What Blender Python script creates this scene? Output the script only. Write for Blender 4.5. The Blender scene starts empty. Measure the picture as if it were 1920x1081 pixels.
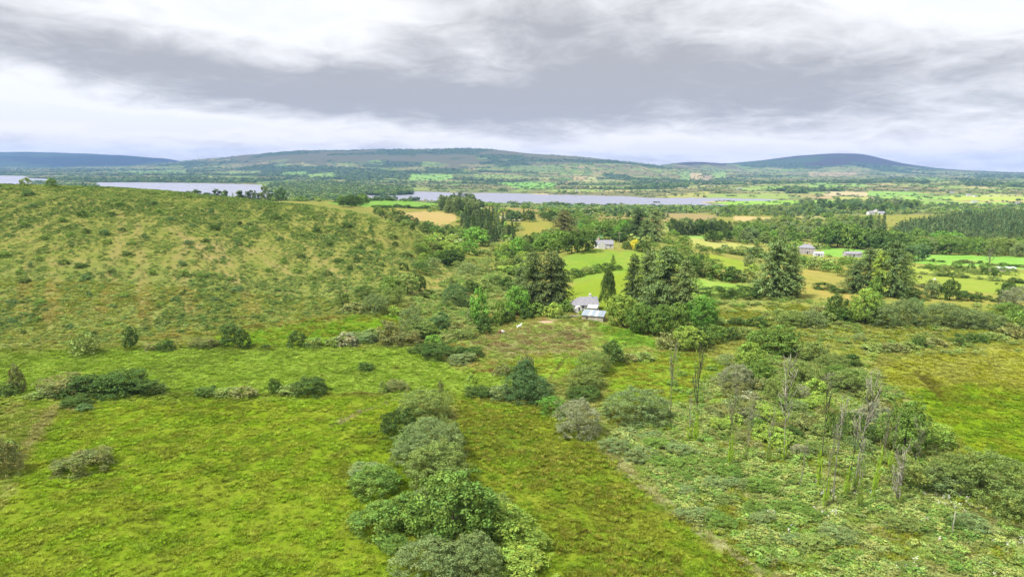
import bpy, math, random
import numpy as np
from mathutils import Matrix, Vector

# ------------------------------------------------------------------ camera, world, sun
SC = bpy.context.scene
CAMZ = 50.0
FPX = 1280.0                       # focal length in pixels of a 1920 px wide frame (24 mm)
HOR = 314.0                        # row of the horizon in the middle of the frame
PITCH = math.atan((540.5 - HOR) / FPX)
ROLL = math.radians(0.5)
cam_d = bpy.data.cameras.new('camera')
cam = bpy.data.objects.new('camera', cam_d)
SC.collection.objects.link(cam)
cam_d.sensor_width = 36.0
cam_d.lens = FPX / 1920 * 36
cam_d.clip_start = 0.5
cam_d.clip_end = 60000
CAMM = Matrix.Rotation(math.pi / 2 - PITCH, 3, 'X') @ Matrix.Rotation(ROLL, 3, 'Z')
cam.matrix_world = Matrix.Translation((0, 0, CAMZ)) @ CAMM.to_4x4()
SC.camera = cam
RM = np.array(CAMM)

SUN_EL, SUN_AZ = math.radians(56), math.radians(-118)     # azimuth clockwise from +Y (view direction)
world = bpy.data.worlds.new('World')
SC.world = world
world.use_nodes = True
SUN_STRENGTH = 5.0
sd = bpy.data.lights.new('sun', 'SUN')
sd.energy = SUN_STRENGTH
sd.angle = math.radians(10)
sd.color = (1.0, 0.965, 0.90)
sun = bpy.data.objects.new('sun', sd)
SC.collection.objects.link(sun)
sdir = Vector((math.sin(SUN_AZ) * math.cos(SUN_EL), math.cos(SUN_AZ) * math.cos(SUN_EL), math.sin(SUN_EL)))
sun.rotation_euler = sdir.to_track_quat('Z', 'Y').to_euler()
SC.view_settings.view_transform = 'Standard'
SC.view_settings.look = 'None'
SC.view_settings.gamma = 1
SC.view_settings.use_curve_mapping = False
SC.view_settings.exposure = 0.72
cy = SC.cycles
cy.max_bounces = 5; cy.diffuse_bounces = 2; cy.glossy_bounces = 2; cy.transmission_bounces = 2
cy.volume_bounces = 0; cy.transparent_max_bounces = 4
cy.use_denoising = True
cy.caustics_reflective = False; cy.caustics_refractive = False

class NT:
    """small helper to wire node trees"""
    def __init__(s, tree): s.t = tree; s.n = tree.nodes; s.l = tree.links
    def node(s, kind, **kw):
        n = s.n.new(kind)
        for k, v in kw.items(): setattr(n, k, v)
        return n
    def link(s, a, b): s.l.new(a, b)
    def put(s, sock, v):
        if isinstance(v, (int, float, tuple, list)): sock.default_value = v
        else: s.link(v, sock)
    def math(s, op, a, b=0.0, c=None, clamp=False):
        n = s.node('ShaderNodeMath', operation=op, use_clamp=clamp)
        s.put(n.inputs[0], a); s.put(n.inputs[1], b)
        if c is not None: s.put(n.inputs[2], c)
        return n.outputs[0]
    def mix(s, f, a, b, blend='MIX'):
        n = s.node('ShaderNodeMix', data_type='RGBA', blend_type=blend)
        s.put(n.inputs[0], f); s.put(n.inputs[6], a); s.put(n.inputs[7], b)
        return n.outputs[2]
    def noise(s, vec, scale, detail=2.0, rough=0.5, dist=0.0):
        n = s.node('ShaderNodeTexNoise')
        s.link(vec, n.inputs['Vector'])
        n.inputs['Scale'].default_value = scale; n.inputs['Detail'].default_value = detail
        n.inputs['Roughness'].default_value = rough; n.inputs['Distortion'].default_value = dist
        return n.outputs['Fac']
    def ramp(s, fac, lo, hi, smooth=True):
        n = s.node('ShaderNodeMapRange', interpolation_type='SMOOTHSTEP' if smooth else 'LINEAR')
        s.put(n.inputs['Value'], fac); n.inputs['From Min'].default_value = lo; n.inputs['From Max'].default_value = hi
        return n.outputs['Result']

def build_sky():
    w = NT(world.node_tree)
    for n in list(w.n): w.n.remove(n)
    out = w.node('ShaderNodeOutputWorld')
    sky = w.node('ShaderNodeTexSky', sky_type='NISHITA', sun_disc=False)
    sky.sun_elevation = SUN_EL; sky.sun_rotation = SUN_AZ
    sky.altitude = 100; sky.air_density = 1.0; sky.dust_density = 2.0
    skyc = w.mix(1.0, sky.outputs[0], (0.1, 0.1, 0.1, 1), 'MULTIPLY')
    tc = w.node('ShaderNodeTexCoord')
    sep = w.node('ShaderNodeSeparateXYZ'); w.link(tc.outputs['Generated'], sep.inputs[0])
    x, y, z = sep.outputs
    zc = w.math('MAXIMUM', z, 0.0)
    # a flat cloud deck seen in perspective
    den = w.math('ADD', zc, 0.20)
    cx = w.math('DIVIDE', x, den); cyy = w.math('DIVIDE', y, den)
    comb = w.node('ShaderNodeCombineXYZ'); w.link(cx, comb.inputs[0]); w.link(cyy, comb.inputs[1])
    pv = comb.outputs[0]
    big = w.noise(pv, 0.6, 2.0, 0.5, 0.4)
    mid = w.noise(pv, 1.9, 5.0, 0.58, 0.35)
    fine = w.noise(pv, 4.6, 6.0, 0.62, 0.6)
    az = w.math('ARCTAN2', x, y)
    el = w.math('ARCSINE', z)
    def blob(a0, e0, sa, se, amp, tilt=0.0):
        da = w.math('DIVIDE', w.math('SUBTRACT', az, a0), sa)
        dd = w.math('SUBTRACT', el, e0)
        if tilt: dd = w.math('ADD', dd, w.math('MULTIPLY', w.math('SUBTRACT', az, a0), -tilt))
        de = w.math('DIVIDE', dd, se)
        q = w.math('ADD', w.math('MULTIPLY', da, da), w.math('MULTIPLY', de, de))
        return w.math('MULTIPLY', w.math('POWER', 2.718, w.math('MULTIPLY', q, -1.0)), amp)
    # thick cloud: two heavy banks and the openings between them
    thick = w.math('ADD', w.math('MULTIPLY', big, 0.42), w.math('MULTIPLY', mid, 0.72))
    for b in BLOBS:
        thick = w.math('ADD', thick, blob(*b))
    thick = w.math('ADD', thick, w.math('MULTIPLY', w.math('SUBTRACT', fine, 0.5), 0.46))
    t = w.ramp(thick, 0.37, 0.93)
    bright = (0.66, 0.66, 0.665, 1)
    dark = (0.30, 0.303, 0.316, 1)
    cc = w.mix(t, bright, dark)
    # brighter towards the zenith, as an overcast sky is
    zen = w.math('ADD', 1.0, w.math('MULTIPLY', w.ramp(z, 0.25, 0.95, False), 1.5))
    comb2 = w.node('ShaderNodeCombineXYZ')
    for i in range(3): w.link(zen, comb2.inputs[i])
    cc = w.mix(1.0, cc, comb2.outputs[0], 'MULTIPLY')
    # a little blue through the thin places
    thin = w.math('MULTIPLY', w.ramp(thick, 0.50, 0.22), 0.18)
    cc = w.mix(thin, cc, skyc)
    warm = w.ramp(z, 0.09, 0.0)
    cc = w.mix(warm, cc, w.mix(1.0, cc, (1.12, 1.02, 0.90, 1), 'MULTIPLY'))
    bg = w.node('ShaderNodeBackground'); w.link(cc, bg.inputs[0]); bg.inputs[1].default_value = 1.0
    w.link(bg.outputs[0], out.inputs[0])
# (azimuth, elevation, width, height, amount, tilt) in radians
BLOBS = [(-0.45, 0.125, 0.36, 0.035, 0.36, -0.12), (0.0, 0.09, 0.34, 0.035, 0.22, 0.0), (0.16, 0.135, 0.36, 0.05, 0.30, -0.05),
         (0.42, 0.105, 0.40, 0.035, 0.16, 0.05), (-0.50, 0.052, 0.28, 0.016, -0.42, -0.03),
         (-0.35, 0.20, 0.22, 0.045, -0.26, -0.1), (0.66, 0.21, 0.22, 0.05, -0.26, 0.0), (0.10, 0.20, 0.22, 0.05, 0.10, 0.0), (0.30, 0.030, 0.30, 0.012, -0.30, 0.0)]
build_sky()

# ------------------------------------------------------------------ numbers
rs = np.random.RandomState(7)
random.seed(7)
def lin(c):
    c = np.asarray(c, float) / 255.0
    return np.where(c <= 0.04045, c / 12.92, ((c + 0.055) / 1.055) ** 2.4)
def lattice(ix, iy, seed):
    h = (ix.astype(np.int64) * 374761393 + iy.astype(np.int64) * 668265263 + seed * 1442695041) & 0xFFFFFFFF
    h = ((h ^ (h >> 13)) * 1274126177) & 0xFFFFFFFF
    return ((h ^ (h >> 16)) & 0xFFFF) / 65535.0
def vnoise(x, y, seed=0):
    ix = np.floor(x); iy = np.floor(y); fx = x - ix; fy = y - iy
    fx = fx * fx * (3 - 2 * fx); fy = fy * fy * (3 - 2 * fy)
    a = lattice(ix, iy, seed); b = lattice(ix + 1, iy, seed); c = lattice(ix, iy + 1, seed); d = lattice(ix + 1, iy + 1, seed)
    return (a * (1 - fx) + b * fx) * (1 - fy) + (c * (1 - fx) + d * fx) * fy
def fbm(x, y, seed=0, octs=4):
    s = 0; a = 0.5; t = 0
    for i in range(octs):
        s = s + a * vnoise(x, y, seed + i * 17); t += a; a *= 0.5; x = x * 2.03 + 5.1; y = y * 2.03 - 3.7
    return s / t
def smooth(a, lo, hi):
    t = np.clip((a - lo) / (hi - lo), 0, 1); return t * t * (3 - 2 * t)

def ray(px, py):
    """slopes (x/y, z/y) of the viewing ray through a place in the photograph"""
    c = np.array([(px - 960.0) / FPX, -(py - 540.5) / FPX, -1.0])
    d = RM @ c
    return d[0] / d[1], d[2] / d[1]
def at(px, py, D):
    u, t = ray(px, py); return (u * D, D, CAMZ + t * D)
def project(X, Y, Z):
    P = np.stack([X, Y, Z - CAMZ]); c = np.tensordot(RM.T, P, axes=1)
    w = np.minimum(c[2], -1e-3)
    return 960 + FPX * c[0] / -w, 540.5 - FPX * c[1] / -w

WATER = -50.0
def on_level(px, py, z=WATER):
    u, t = ray(px, py); D = (z - CAMZ) / min(t, -1e-4); return (u * D, D)
LAKES = [
    [(-90, 326), (0, 329), (48, 330), (52, 334), (96, 336), (90, 339), (60, 340), (58, 350), (-90, 350)],
    [(180, 342), (250, 342), (375, 343.5), (460, 345.5), (508, 347), (499, 352), (495, 359), (516, 362), (512, 370), (400, 380), (180, 380)],
    [(676, 366), (720, 366.5), (772, 365), (774, 361), (766, 359), (800, 359.5), (850, 361.5), (940, 362), (1010, 364), (1100, 366), (1180, 368), (1215, 370.5),
     (1300, 371), (1350, 371.5), (1430, 373), (1490, 374.5), (1430, 376.5), (1345, 378), (1312, 380), (1335, 382.5), (1362, 384), (1358, 389),
     (1300, 388), (1200, 388), (1100, 385), (1040, 383), (960, 381), (880, 380), (820, 377), (740, 374), (676, 372)],
]

# ------------------------------------------------------------------ terrain height
CTRL = []          # (u, ln y, z)
def cp(px, py, D):
    x, y, z = at(px, py, D); CTRL.append((x / y, math.log(y), z))
def cw(px, D, z):
    u, _ = ray(px, 600); CTRL.append((u, math.log(D), z))
for px in (-900, -400, 0, 300, 600, 900, 1200, 1500, 1800, 2300, 2800):
    for D, z in ((22, 0.3), (60, 0.0), (95, 0.0), (140, 0)):
        cw(px, D, z + (0.8 if px < 700 else -0.3))
for px, D in ((-900, 180), (-400, 182), (0, 187), (300, 197), (500, 214), (740, 229)): cw(px, D, 0.3)
for px, py, D in ((0, 500, 255), (0, 420, 320), (0, 375, 370), (0, 347, 420), (300, 500, 262), (300, 420, 330), (300, 383, 375), (300, 360, 425),
                  (600, 505, 285), (600, 440, 350), (600, 408, 390), (600, 389, 425), (700, 480, 310), (720, 412, 400), (790, 440, 395), (730, 540, 258),
                  (850, 470, 420), (820, 500, 350),
                  (-400, 500, 250), (-400, 420, 310), (-400, 352, 400), (-900, 500, 250), (-900, 400, 310), (-900, 340, 400)): cp(px, py, D)
for px in (-900, -400, 0, 300): cw(px, 480, 31); cw(px, 600, 20); cw(px, 900, 0); cw(px, 1500, -38); cw(px, 2400, -49)
for px in (600, 720): cw(px, 470, 19 if px == 600 else 10); cw(px, 560, 10 if px == 600 else 3); cw(px, 1500, -40)
for px, py, D in ((640, 388, 700), (800, 424, 640), (800, 398, 750), (760, 389, 850), (740, 376, 1000), (860, 392, 950), (620, 376, 1000),
                  (900, 500, 362), (850, 562, 262), (900, 457, 500), (1000, 430, 620), (980, 405, 800), (1000, 392, 1050), (950, 540, 290), (960, 610, 220),
                  (1150, 476, 350), (1110, 470, 355), (1150, 520, 288), (1240, 482, 348), (1060, 505, 325), (1095, 583, 236), (1030, 600, 224), (1150, 610, 218),
                  (1340, 470, 450), (1340, 532, 300), (1300, 440, 620), (1300, 415, 850), (1300, 400, 1150), (1100, 402, 1100), (1100, 392, 1450), (1100, 430, 620),
                  (1500, 472, 580), (1500, 542, 290), (1500, 502, 400), (1500, 430, 850), (1500, 400, 1250), (1500, 388, 1700), (1400, 590, 235), (1600, 590, 232),
                  (1700, 524, 350), (1900, 545, 305), (1900, 505, 430), (1900, 478, 560), (1700, 470, 620), (1800, 464, 690), (1900, 412, 1000), (1700, 422, 930),
                  (1640, 403, 1150), (1900, 602, 232), (1800, 650, 190), (1900, 392, 1500), (1700, 385, 1900), (2300, 545, 300), (2300, 470, 620), (2300, 420, 1000),
                  (2800, 545, 300), (2800, 420, 1000), (1600, 640, 196), (1300, 640, 198), (1100, 680, 172), (600, 640, 196)): cp(px, py, D)
for px in (1110, 1200): cw(px, 450, 1.0); cw(px, 540, -6)
cw(960, 1400, -38); cw(860, 1400, -38); cw(740, 1350, -30); cw(450, 1900, -47); cw(600, 2100, -47); cw(600, 2600, -48); cw(740, 2500, -48.5)
for k, poly in enumerate(LAKES):
    for (px, py) in poly:
        x, y = on_level(px, py)
        if py < 380 or px > 800: CTRL.append((x / y, math.log(y), WATER + 0.3))
        if py < 369 and (k != 2 or py < 365 or px > 1000): CTRL.append((x / y, math.log(y * 1.08), WATER + 1.8))
for px, py, D in ((1500, 353, 3250), (1800, 352, 3250), (1700, 338, 5000), (1600, 327, 7800), (1300, 345, 4300), (1300, 330, 6500), (1100, 345, 4300), (1100, 325, 6200),
                  (900, 345, 4200), (900, 320, 6200), (700, 340, 4400), (700, 318, 6300), (500, 325, 6200), (350, 325, 6000), (150, 320, 7500), (0, 318, 8500),
                  (1900, 345, 4300), (1900, 334, 6500), (2300, 350, 4300), (2300, 335, 7500), (2800, 345, 5000)): cp(px, py, D)
RIDGE = [(-900, 300, 12500), (-500, 292, 12500), (-200, 288, 12500), (0, 287, 12500), (100, 287, 12500), (200, 290, 12500), (270, 295, 12300), (315, 298, 12000), (370, 299, 9500), (430, 295.5, 9000),
         (490, 293, 8800), (520, 287, 8800), (600, 284.5, 8800), (720, 281, 8800), (820, 280, 8800), (920, 280, 8600), (950, 283.5, 8500), (990, 289, 8300), (1060, 294, 8000),
         (1110, 298, 7800), (1160, 303, 7800), (1210, 308, 8000), (1260, 305.5, 9800), (1310, 304, 10500), (1380, 309, 10500), (1420, 303.5, 10800), (1480, 295, 11000), (1540, 290, 11000),
         (1585, 288.5, 11000), (1615, 290, 11000), (1650, 297, 11000), (1700, 308, 10800), (1750, 316, 10500), (1800, 318.5, 10500), (1870, 321.5, 10500), (1920, 323.5, 10500), (2100, 326, 10500), (2400, 328, 10500), (2800, 330, 10500)]
for px, py, D in RIDGE:
    cp(px, py, D)
    x, y, z = at(px, py, D); CTRL.append((x / y, math.log(y * 1.25), z - 90))
    cp(px, py + (HOR + 14 - py) * 0.45, D * 0.88)
def tps(r2): return 0.5 * r2 * np.log(r2 + 1e-12)
CT = np.array(CTRL)
keep = []
for i in range(len(CT)):                        # drop near-duplicates
    if all((CT[i, 0] - CT[j, 0]) ** 2 + (CT[i, 1] - CT[j, 1]) ** 2 > 2e-5 for j in keep): keep.append(i)
CT = CT[keep]
def gsc(v): return np.sqrt(1 + (np.exp(v) / 600.0) ** 2)
_n = len(CT)
_A = np.zeros((_n + 3, _n + 3))
_d2 = (CT[:, None, 0] - CT[None, :, 0]) ** 2 + (CT[:, None, 1] - CT[None, :, 1]) ** 2
_A[:_n, :_n] = tps(_d2) + np.eye(_n) * 2e-5
_A[:_n, _n] = 1; _A[:_n, _n + 1:] = CT[:, :2]; _A[_n, :_n] = 1; _A[_n + 1:, :_n] = CT[:, :2].T
_b = np.zeros(_n + 3); _b[:_n] = CT[:, 2] / gsc(CT[:, 1])
_w = np.linalg.solve(_A, _b)

U = np.concatenate([np.linspace(-1.45, -1.08, 14)[:-1], np.linspace(-1.08, 1.08, 760), np.linspace(1.08, 1.45, 14)[1:]])
V = np.linspace(math.log(24.0), math.log(16500.0), 700)
GU, GV = np.meshgrid(U, V)                       # rows: distance, columns: bearing
Yg = np.exp(GV); Xg = GU * Yg
Zg = _w[_n] + _w[_n + 1] * GU + _w[_n + 2] * GV
for i in range(_n):
    Zg += _w[i] * tps((GU - CT[i, 0]) ** 2 + (GV - CT[i, 1]) ** 2)
Zg *= gsc(GV)

def inpoly(px, py, poly):
    m = np.zeros(px.shape, bool); n = len(poly)
    xs = [p[0] for p in poly]; ys = [p[1] for p in poly]
    box = (px >= min(xs)) & (px <= max(xs)) & (py >= min(ys)) & (py <= max(ys))
    ii = np.nonzero(box)
    a = px[ii]; b = py[ii]; r = np.zeros(a.shape, bool)
    for i in range(n):
        x1, y1 = poly[i]; x2, y2 = poly[(i + 1) % n]
        if y1 == y2: continue
        c = ((y1 > b) != (y2 > b)) & (a < (x2 - x1) * (b - y1) / (y2 - y1) + x1)
        r ^= c
    m[ii] = r
    return m
lake = np.zeros(Xg.shape, bool)
for poly in LAKES:
    wp = [on_level(*p) for p in poly]
    lake |= inpoly(Xg + (fbm(Xg / 90, Yg / 90, 5) - .5) * 40, Yg + (fbm(Xg / 90, Yg / 90, 9) - .5) * 60, wp)
# smaller relief
near = 1 - smooth(Yg, 200, 320)
far = smooth(Yg, 900, 2500)
Zg += near * ((fbm(Xg / 7, Yg / 7, 1) - .5) * 0.55 + (fbm(Xg / 1.6, Yg / 1.6, 2, 2) - .5) * 0.22)
Zg += (1 - near) * (1 - far) * ((fbm(Xg / 22, Yg / 22, 3) - .5) * 1.3 + (fbm(Xg / 5, Yg / 5, 31, 2) - .5) * 0.5)
mount = smooth(Zg, 0, 120) * far
Zg += mount * ((fbm(Xg / 700, Yg / 700, 4, 5) - .5) * 34) + far * (1 - mount) * (fbm(Xg / 260, Yg / 260, 6) - .5) * 5
Zg = np.where(far > 0.02, np.maximum(Zg, WATER + 0.8 + 1.5 * fbm(Xg / 80, Yg / 80, 8)), Zg)
Zg = np.where(lake, WATER - 2.0, Zg)
Sg = (Zg - CAMZ) / Yg                            # slope of the line of sight to every grid point
Smax = np.maximum.accumulate(Sg, axis=0)
VIS = Sg >= Smax - 0.0025
PXg, PYg = project(Xg, Yg, Zg)

def ground(x, y):
    u = x / y; v = math.log(y)
    j = int(np.clip(np.searchsorted(U, u) - 1, 0, len(U) - 2)); i = int(np.clip((v - V[0]) / (V[1] - V[0]), 0, len(V) - 2))
    fu = (u - U[j]) / (U[j + 1] - U[j]); fv = (v - V[i]) / (V[1] - V[0])
    return float((Zg[i, j] * (1 - fu) + Zg[i, j + 1] * fu) * (1 - fv) + (Zg[i + 1, j] * (1 - fu) + Zg[i + 1, j + 1] * fu) * fv)
def place(px, py):
    """the point of the ground that the photograph shows at (px, py)"""
    u, t = ray(px, py)
    j = int(np.clip(np.searchsorted(U, u), 1, len(U) - 1))
    f = (u - U[j - 1]) / (U[j] - U[j - 1])
    S = Sg[:, j - 1] * (1 - f) + Sg[:, j] * f
    k = int(np.argmax(S >= t))
    if k < 1: k = len(V) - 1
    g = (t - S[k - 1]) / (S[k] - S[k - 1] + 1e-12)
    y = math.exp(V[k - 1] + np.clip(g, 0, 1) * (V[k] - V[k - 1]))
    return u * y, y, ground(u * y, y)

# ------------------------------------------------------------------ ground cover
E_SEEN = 2.2
def alb(c, k=1.0): return lin(c) / E_SEEN * k
nx = (fbm(Xg / (Yg * 0.012), Yg / (Yg * 0.012 + 1), 21, 3) - .5)
wob = 9.0
JX = PXg + (fbm(Xg / 6, Yg / 6, 22) - .5) * np.clip(2600 / Yg, 1.5, 26) * 2 + (vnoise(Xg / .9, Yg / .9, 24) - .5) * np.clip(3000 / Yg, 0, 26)
JY = PYg + (fbm(Xg / 6, Yg / 6, 23) - .5) * np.clip(1300 / Yg, 0.6, 14) * 2 + (vnoise(Xg / .9, Yg / .9, 25) - .5) * np.clip(1300 / Yg, 0, 12)
CA = np.empty(Xg.shape + (3,)); CB = np.empty_like(CA)
CA[:] = alb((134, 152, 66)); CB[:] = alb((166, 156, 88))
def paint(poly, a, b, mask=None):
    m = inpoly(JX, JY, poly)
    if mask is not None: m &= mask
    CA[m] = alb(a); CB[m] = alb(b); return m
midz = Yg < 1300
HILL = [(-1200, 300), (0, 320), (300, 335), (600, 366), (700, 392), (800, 432), (868, 468), (862, 500), (800, 545), (745, 578), (640, 593), (540, 606), (420, 618), (300, 632), (150, 650), (0, 656), (-1200, 665)]
hillm = paint(HILL, (140, 156, 70), (168, 162, 90), Yg < 470)
paint([(-900, 752), (0, 756), (300, 752), (620, 748), (745, 745), (800, 800), (800, 1300), (-2600, 1300)], (130, 160, 34), (142, 158, 48))
paint([(-900, 752), (0, 756), (110, 760), (60, 850), (0, 960), (-900, 1100)], (140, 160, 62), (160, 158, 84))
paint([(-900, 662), (0, 661), (300, 656), (620, 652), (760, 650), (860, 690), (985, 700), (1010, 745), (860, 745), (740, 747), (300, 751), (0, 754), (-900, 754)], (144, 170, 66), (128, 158, 50))
paint([(320, 654), (420, 625), (540, 611), (640, 600), (745, 590), (760, 612), (650, 650)], (124, 166, 44), (136, 150, 50))
paint([(745, 580), (800, 548), (870, 520), (960, 560), (940, 605), (840, 640), (760, 618)], (146, 160, 74), (170, 152, 88))
paint([(740, 545), (860, 505), (950, 512), (950, 540), (860, 545), (800, 560)], (160, 168, 80), (172, 156, 96))
paint([(850, 640), (900, 625), (960, 606), (1030, 596), (1090, 600), (1140, 605), (1200, 625), (1240, 652), (1200, 668), (1130, 672), (1060, 684), (980, 700), (900, 668)], (152, 174, 84), (160, 160, 94))
paint([(880, 640), (940, 622), (1010, 610), (1080, 615), (1120, 640), (1100, 660), (1040, 672), (960, 675), (900, 655)], (144, 160, 84), (146, 136, 94))
paint([(1110, 603), (1200, 622), (1242, 652), (1150, 652), (1120, 625)], (122, 170, 54), (140, 165, 60))
paint([(970, 668), (1130, 672), (1100, 700), (1000, 715), (930, 700)], (136, 174, 56), (150, 162, 60))
paint([(860, 745), (1000, 762), (1060, 800), (1130, 850), (1250, 960), (1420, 1085), (1700, 1300), (800, 1300), (850, 900), (850, 800)], (122, 150, 36), (138, 150, 48))
paint([(880, 800), (960, 805), (980, 830), (900, 850)], (124, 164, 50), (126, 146, 40))
paint([(1130, 700), (1160, 672), (1330, 660), (1380, 700), (1270, 780), (1140, 745)], (136, 168, 52), (140, 148, 50))
paint([(1130, 780), (1250, 780), (1350, 710), (1500, 645), (1640, 680), (1720, 760), (1810, 870), (1940, 930), (2600, 1300), (1700, 1300), (1420, 1085), (1250, 960), (1130, 850)], (138, 160, 74), (170, 164, 106))
paint([(1280, 890), (1420, 1000), (1600, 1100), (1500, 1100), (1400, 1060)], (124, 166, 54), (140, 160, 70))
paint([(1620, 685), (1760, 662), (1930, 648), (2800, 640), (2800, 1300), (2300, 1100), (1930, 905), (1810, 860), (1710, 760)], (120, 152, 30), (134, 150, 38))
paint([(1620, 685), (1760, 662), (1930, 648), (2800, 640), (2800, 730), (1930, 728), (1800, 722), (1680, 726)], (150, 156, 50), (162, 158, 74))
paint([(1330, 612), (1340, 572), (1480, 563), (1880, 574), (1960, 590), (1960, 602), (1700, 606), (1480, 600)], (158, 162, 76), (174, 158, 82))
paint([(1500, 622), (1700, 612), (1960, 618), (1960, 648), (1760, 656), (1620, 680), (1500, 650)], (152, 164, 72), (164, 158, 78))
paint([(1240, 660), (1500, 600), (1500, 640), (1340, 668)], (152, 160, 74), (164, 158, 78))
paint([(1040, 500), (1055, 482), (1110, 468), (1240, 474), (1310, 494), (1240, 506), (1060, 530)], (138, 174, 70), (152, 170, 68), Yg < 420)
paint([(1050, 575), (1075, 532), (1180, 508), (1250, 520), (1220, 575), (1130, 580)], (150, 178, 60), (144, 162, 56), Yg < 420)
paint([(1270, 512), (1400, 534), (1420, 556), (1290, 558)], (144, 188, 76), (158, 182, 84), Yg < 420)
paint([(1240, 470), (1340, 478), (1440, 500), (1400, 512), (1290, 495)], (146, 176, 64), (160, 170, 70), Yg < 520)
paint([(1290, 445), (1350, 452), (1440, 466), (1400, 474), (1300, 462)], (190, 188, 110), (176, 184, 96), midz)
paint([(1280, 438), (1330, 440), (1330, 448), (1280, 446)], (148, 190, 90), (160, 188, 96), midz)
paint([(1480, 540), (1500, 500), (1580, 500), (1660, 515), (1660, 560), (1560, 560)], (156, 164, 76), (180, 158, 88), Yg < 520)
paint([(1495, 530), (1510, 512), (1570, 512), (1590, 525), (1540, 542)], (160, 158, 82), (168, 160, 86), Yg < 520)
paint([(1660, 550), (1690, 530), (1780, 540), (1900, 560), (1960, 580), (1880, 574), (1680, 566)], (156, 160, 80), (166, 158, 82), Yg < 520)
paint([(1660, 510), (1930, 528), (2400, 540), (2400, 575), (1900, 556), (1800, 545), (1680, 530)], (148, 172, 72), (156, 168, 72), Yg < 560)
paint([(1680, 494), (1930, 512), (2400, 520), (2400, 538), (1930, 526), (1680, 508)], (158, 182, 78), (170, 178, 84), Yg < 700)
paint([(1540, 462), (1700, 474), (1930, 482), (2400, 490), (2400, 512), (1930, 506), (1700, 492), (1540, 478)], (134, 186, 78), (146, 186, 86), Yg < 800)
paint([(1440, 480), (1540, 482), (1560, 495), (1450, 496)], (172, 186, 78), (150, 172, 76), Yg < 700)
paint([(880, 384), (1000, 388), (1150, 395), (1260, 402), (1260, 430), (1100, 440), (1050, 415), (960, 404), (880, 398)], (150, 150, 88), (176, 154, 98), (Yg > 500) & (Yg < 1600))
paint([(972, 410), (1050, 418), (1064, 442), (985, 447)], (152, 160, 74), (168, 156, 80), Yg > 450)
paint([(940, 404), (985, 410), (975, 415), (935, 408)], (214, 206, 170), (200, 196, 150), Yg > 450)
paint([(1240, 396), (1345, 404), (1340, 416), (1240, 413)], (172, 154, 106), (160, 148, 98), Yg > 450)
paint([(1370, 404), (1480, 410), (1480, 418), (1380, 414)], (206, 184, 128), (194, 178, 116), Yg > 450)
paint([(690, 388), (752, 392), (760, 420), (720, 408)], (178, 162, 84), (160, 154, 76), Yg > 440)
paint([(748, 399), (800, 396), (856, 400), (856, 412), (832, 426), (762, 421)], (202, 180, 122), (194, 172, 108), Yg > 440)
paint([(608, 380), (690, 373), (822, 375), (824, 389), (700, 389), (640, 384)], (132, 178, 78), (140, 180, 84), Yg > 500)

paint([(1240, 418), (1400, 420), (1660, 412), (1660, 424), (1400, 432), (1240, 430)], (158, 166, 92), (140, 158, 84), midz & (Yg > 450))
paint([(1380, 436), (1500, 434), (1660, 430), (1660, 444), (1400, 448)], (154, 176, 88), (140, 162, 80), midz & (Yg > 450))
paint([(1340, 384), (1660, 386), (1700, 398), (1500, 404), (1340, 398)], (150, 160, 94), (168, 162, 104), (Yg > 450) & (Yg < 2600))
paint([(1240, 430), (1300, 431), (1290, 437), (1240, 436)], (170, 174, 100), (150, 160, 84), midz & (Yg > 450))
paint([(1500, 404), (1600, 406), (1640, 412), (1500, 411)], (184, 178, 116), (170, 170, 100), midz & (Yg > 450))
paint([(1420, 452), (1500, 456), (1560, 468), (1480, 470)], (150, 184, 84), (158, 184, 92), midz & (Yg > 450))
# far country: a patchwork of hedged fields, woods and moor
farm = Yg > 1150
frs = np.random.RandomState(3)
def fieldcells(x, y, size, seed):
    """rectangular-ish fields of unequal size: id and distance to the field's edge"""
    ang = 0.35 * (vnoise(x / 2600, y / 2600, seed) - .5) * 6
    ca, sa = np.cos(ang), np.sin(ang)
    a = (x * ca + y * sa) / size; b = (-x * sa + y * ca) / (size * 0.8)
    a = a + 0.5 * (vnoise(a * 0.5, b * 0.5, seed + 1) - .5); 
    row = np.floor(b); a2 = a + lattice(row, row * 0, seed + 2) * 3.0
    col = np.floor(a2); split = lattice(col, row, seed + 3) > 0.55
    bb = b - row; aa = a2 - col
    sub = np.where(split, (bb > 0.5).astype(float), 0)
    eb = np.where(split, np.minimum(np.abs(bb - 0.5), np.minimum(bb, 1 - bb)), np.minimum(bb, 1 - bb))
    e = np.minimum(np.minimum(aa, 1 - aa), eb) * size
    return lattice(col * 3 + sub, row * 7, seed + 4), e, lattice(col * 5 + sub, row * 11, seed + 5)
fid, fedge, fid2 = fieldcells(Xg, Yg, 210.0, 40)
pal = [(142, 172, 92), (160, 184, 98), (128, 158, 84), (190, 190, 122), (206, 186, 132), (148, 168, 92), (120, 146, 80), (172, 170, 104), (156, 190, 90), (134, 146, 88)]
pala = np.array([alb(c) for c in pal])
fi = (fid * len(pal)).astype(int).clip(0, len(pal) - 1)
fc = pala[fi] * (0.88 + 0.28 * fid2[..., None]) * (1 - .28 * smooth(Yg, 3200, 6000))[..., None]
CA[farm] = fc[farm]; CB[farm] = fc[farm] * 0.86
wn = fbm(Xg / 620, Yg / 420, 50, 4)
rough = smooth(Zg, -35, 30)
woodm = (wn > 0.625 - 0.03 * rough + np.where((Yg < 3600) & (PXg > 900), .06, 0) - np.where(PXg < 780, .07, 0)) & farm
rsh = fbm(Xg / 300, Yg / 300, 55, 3)
roughm = (rsh > 0.56) & farm & ~woodm
CA[roughm] = alb((126, 132, 84)); CB[roughm] = alb((150, 140, 98))
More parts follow.
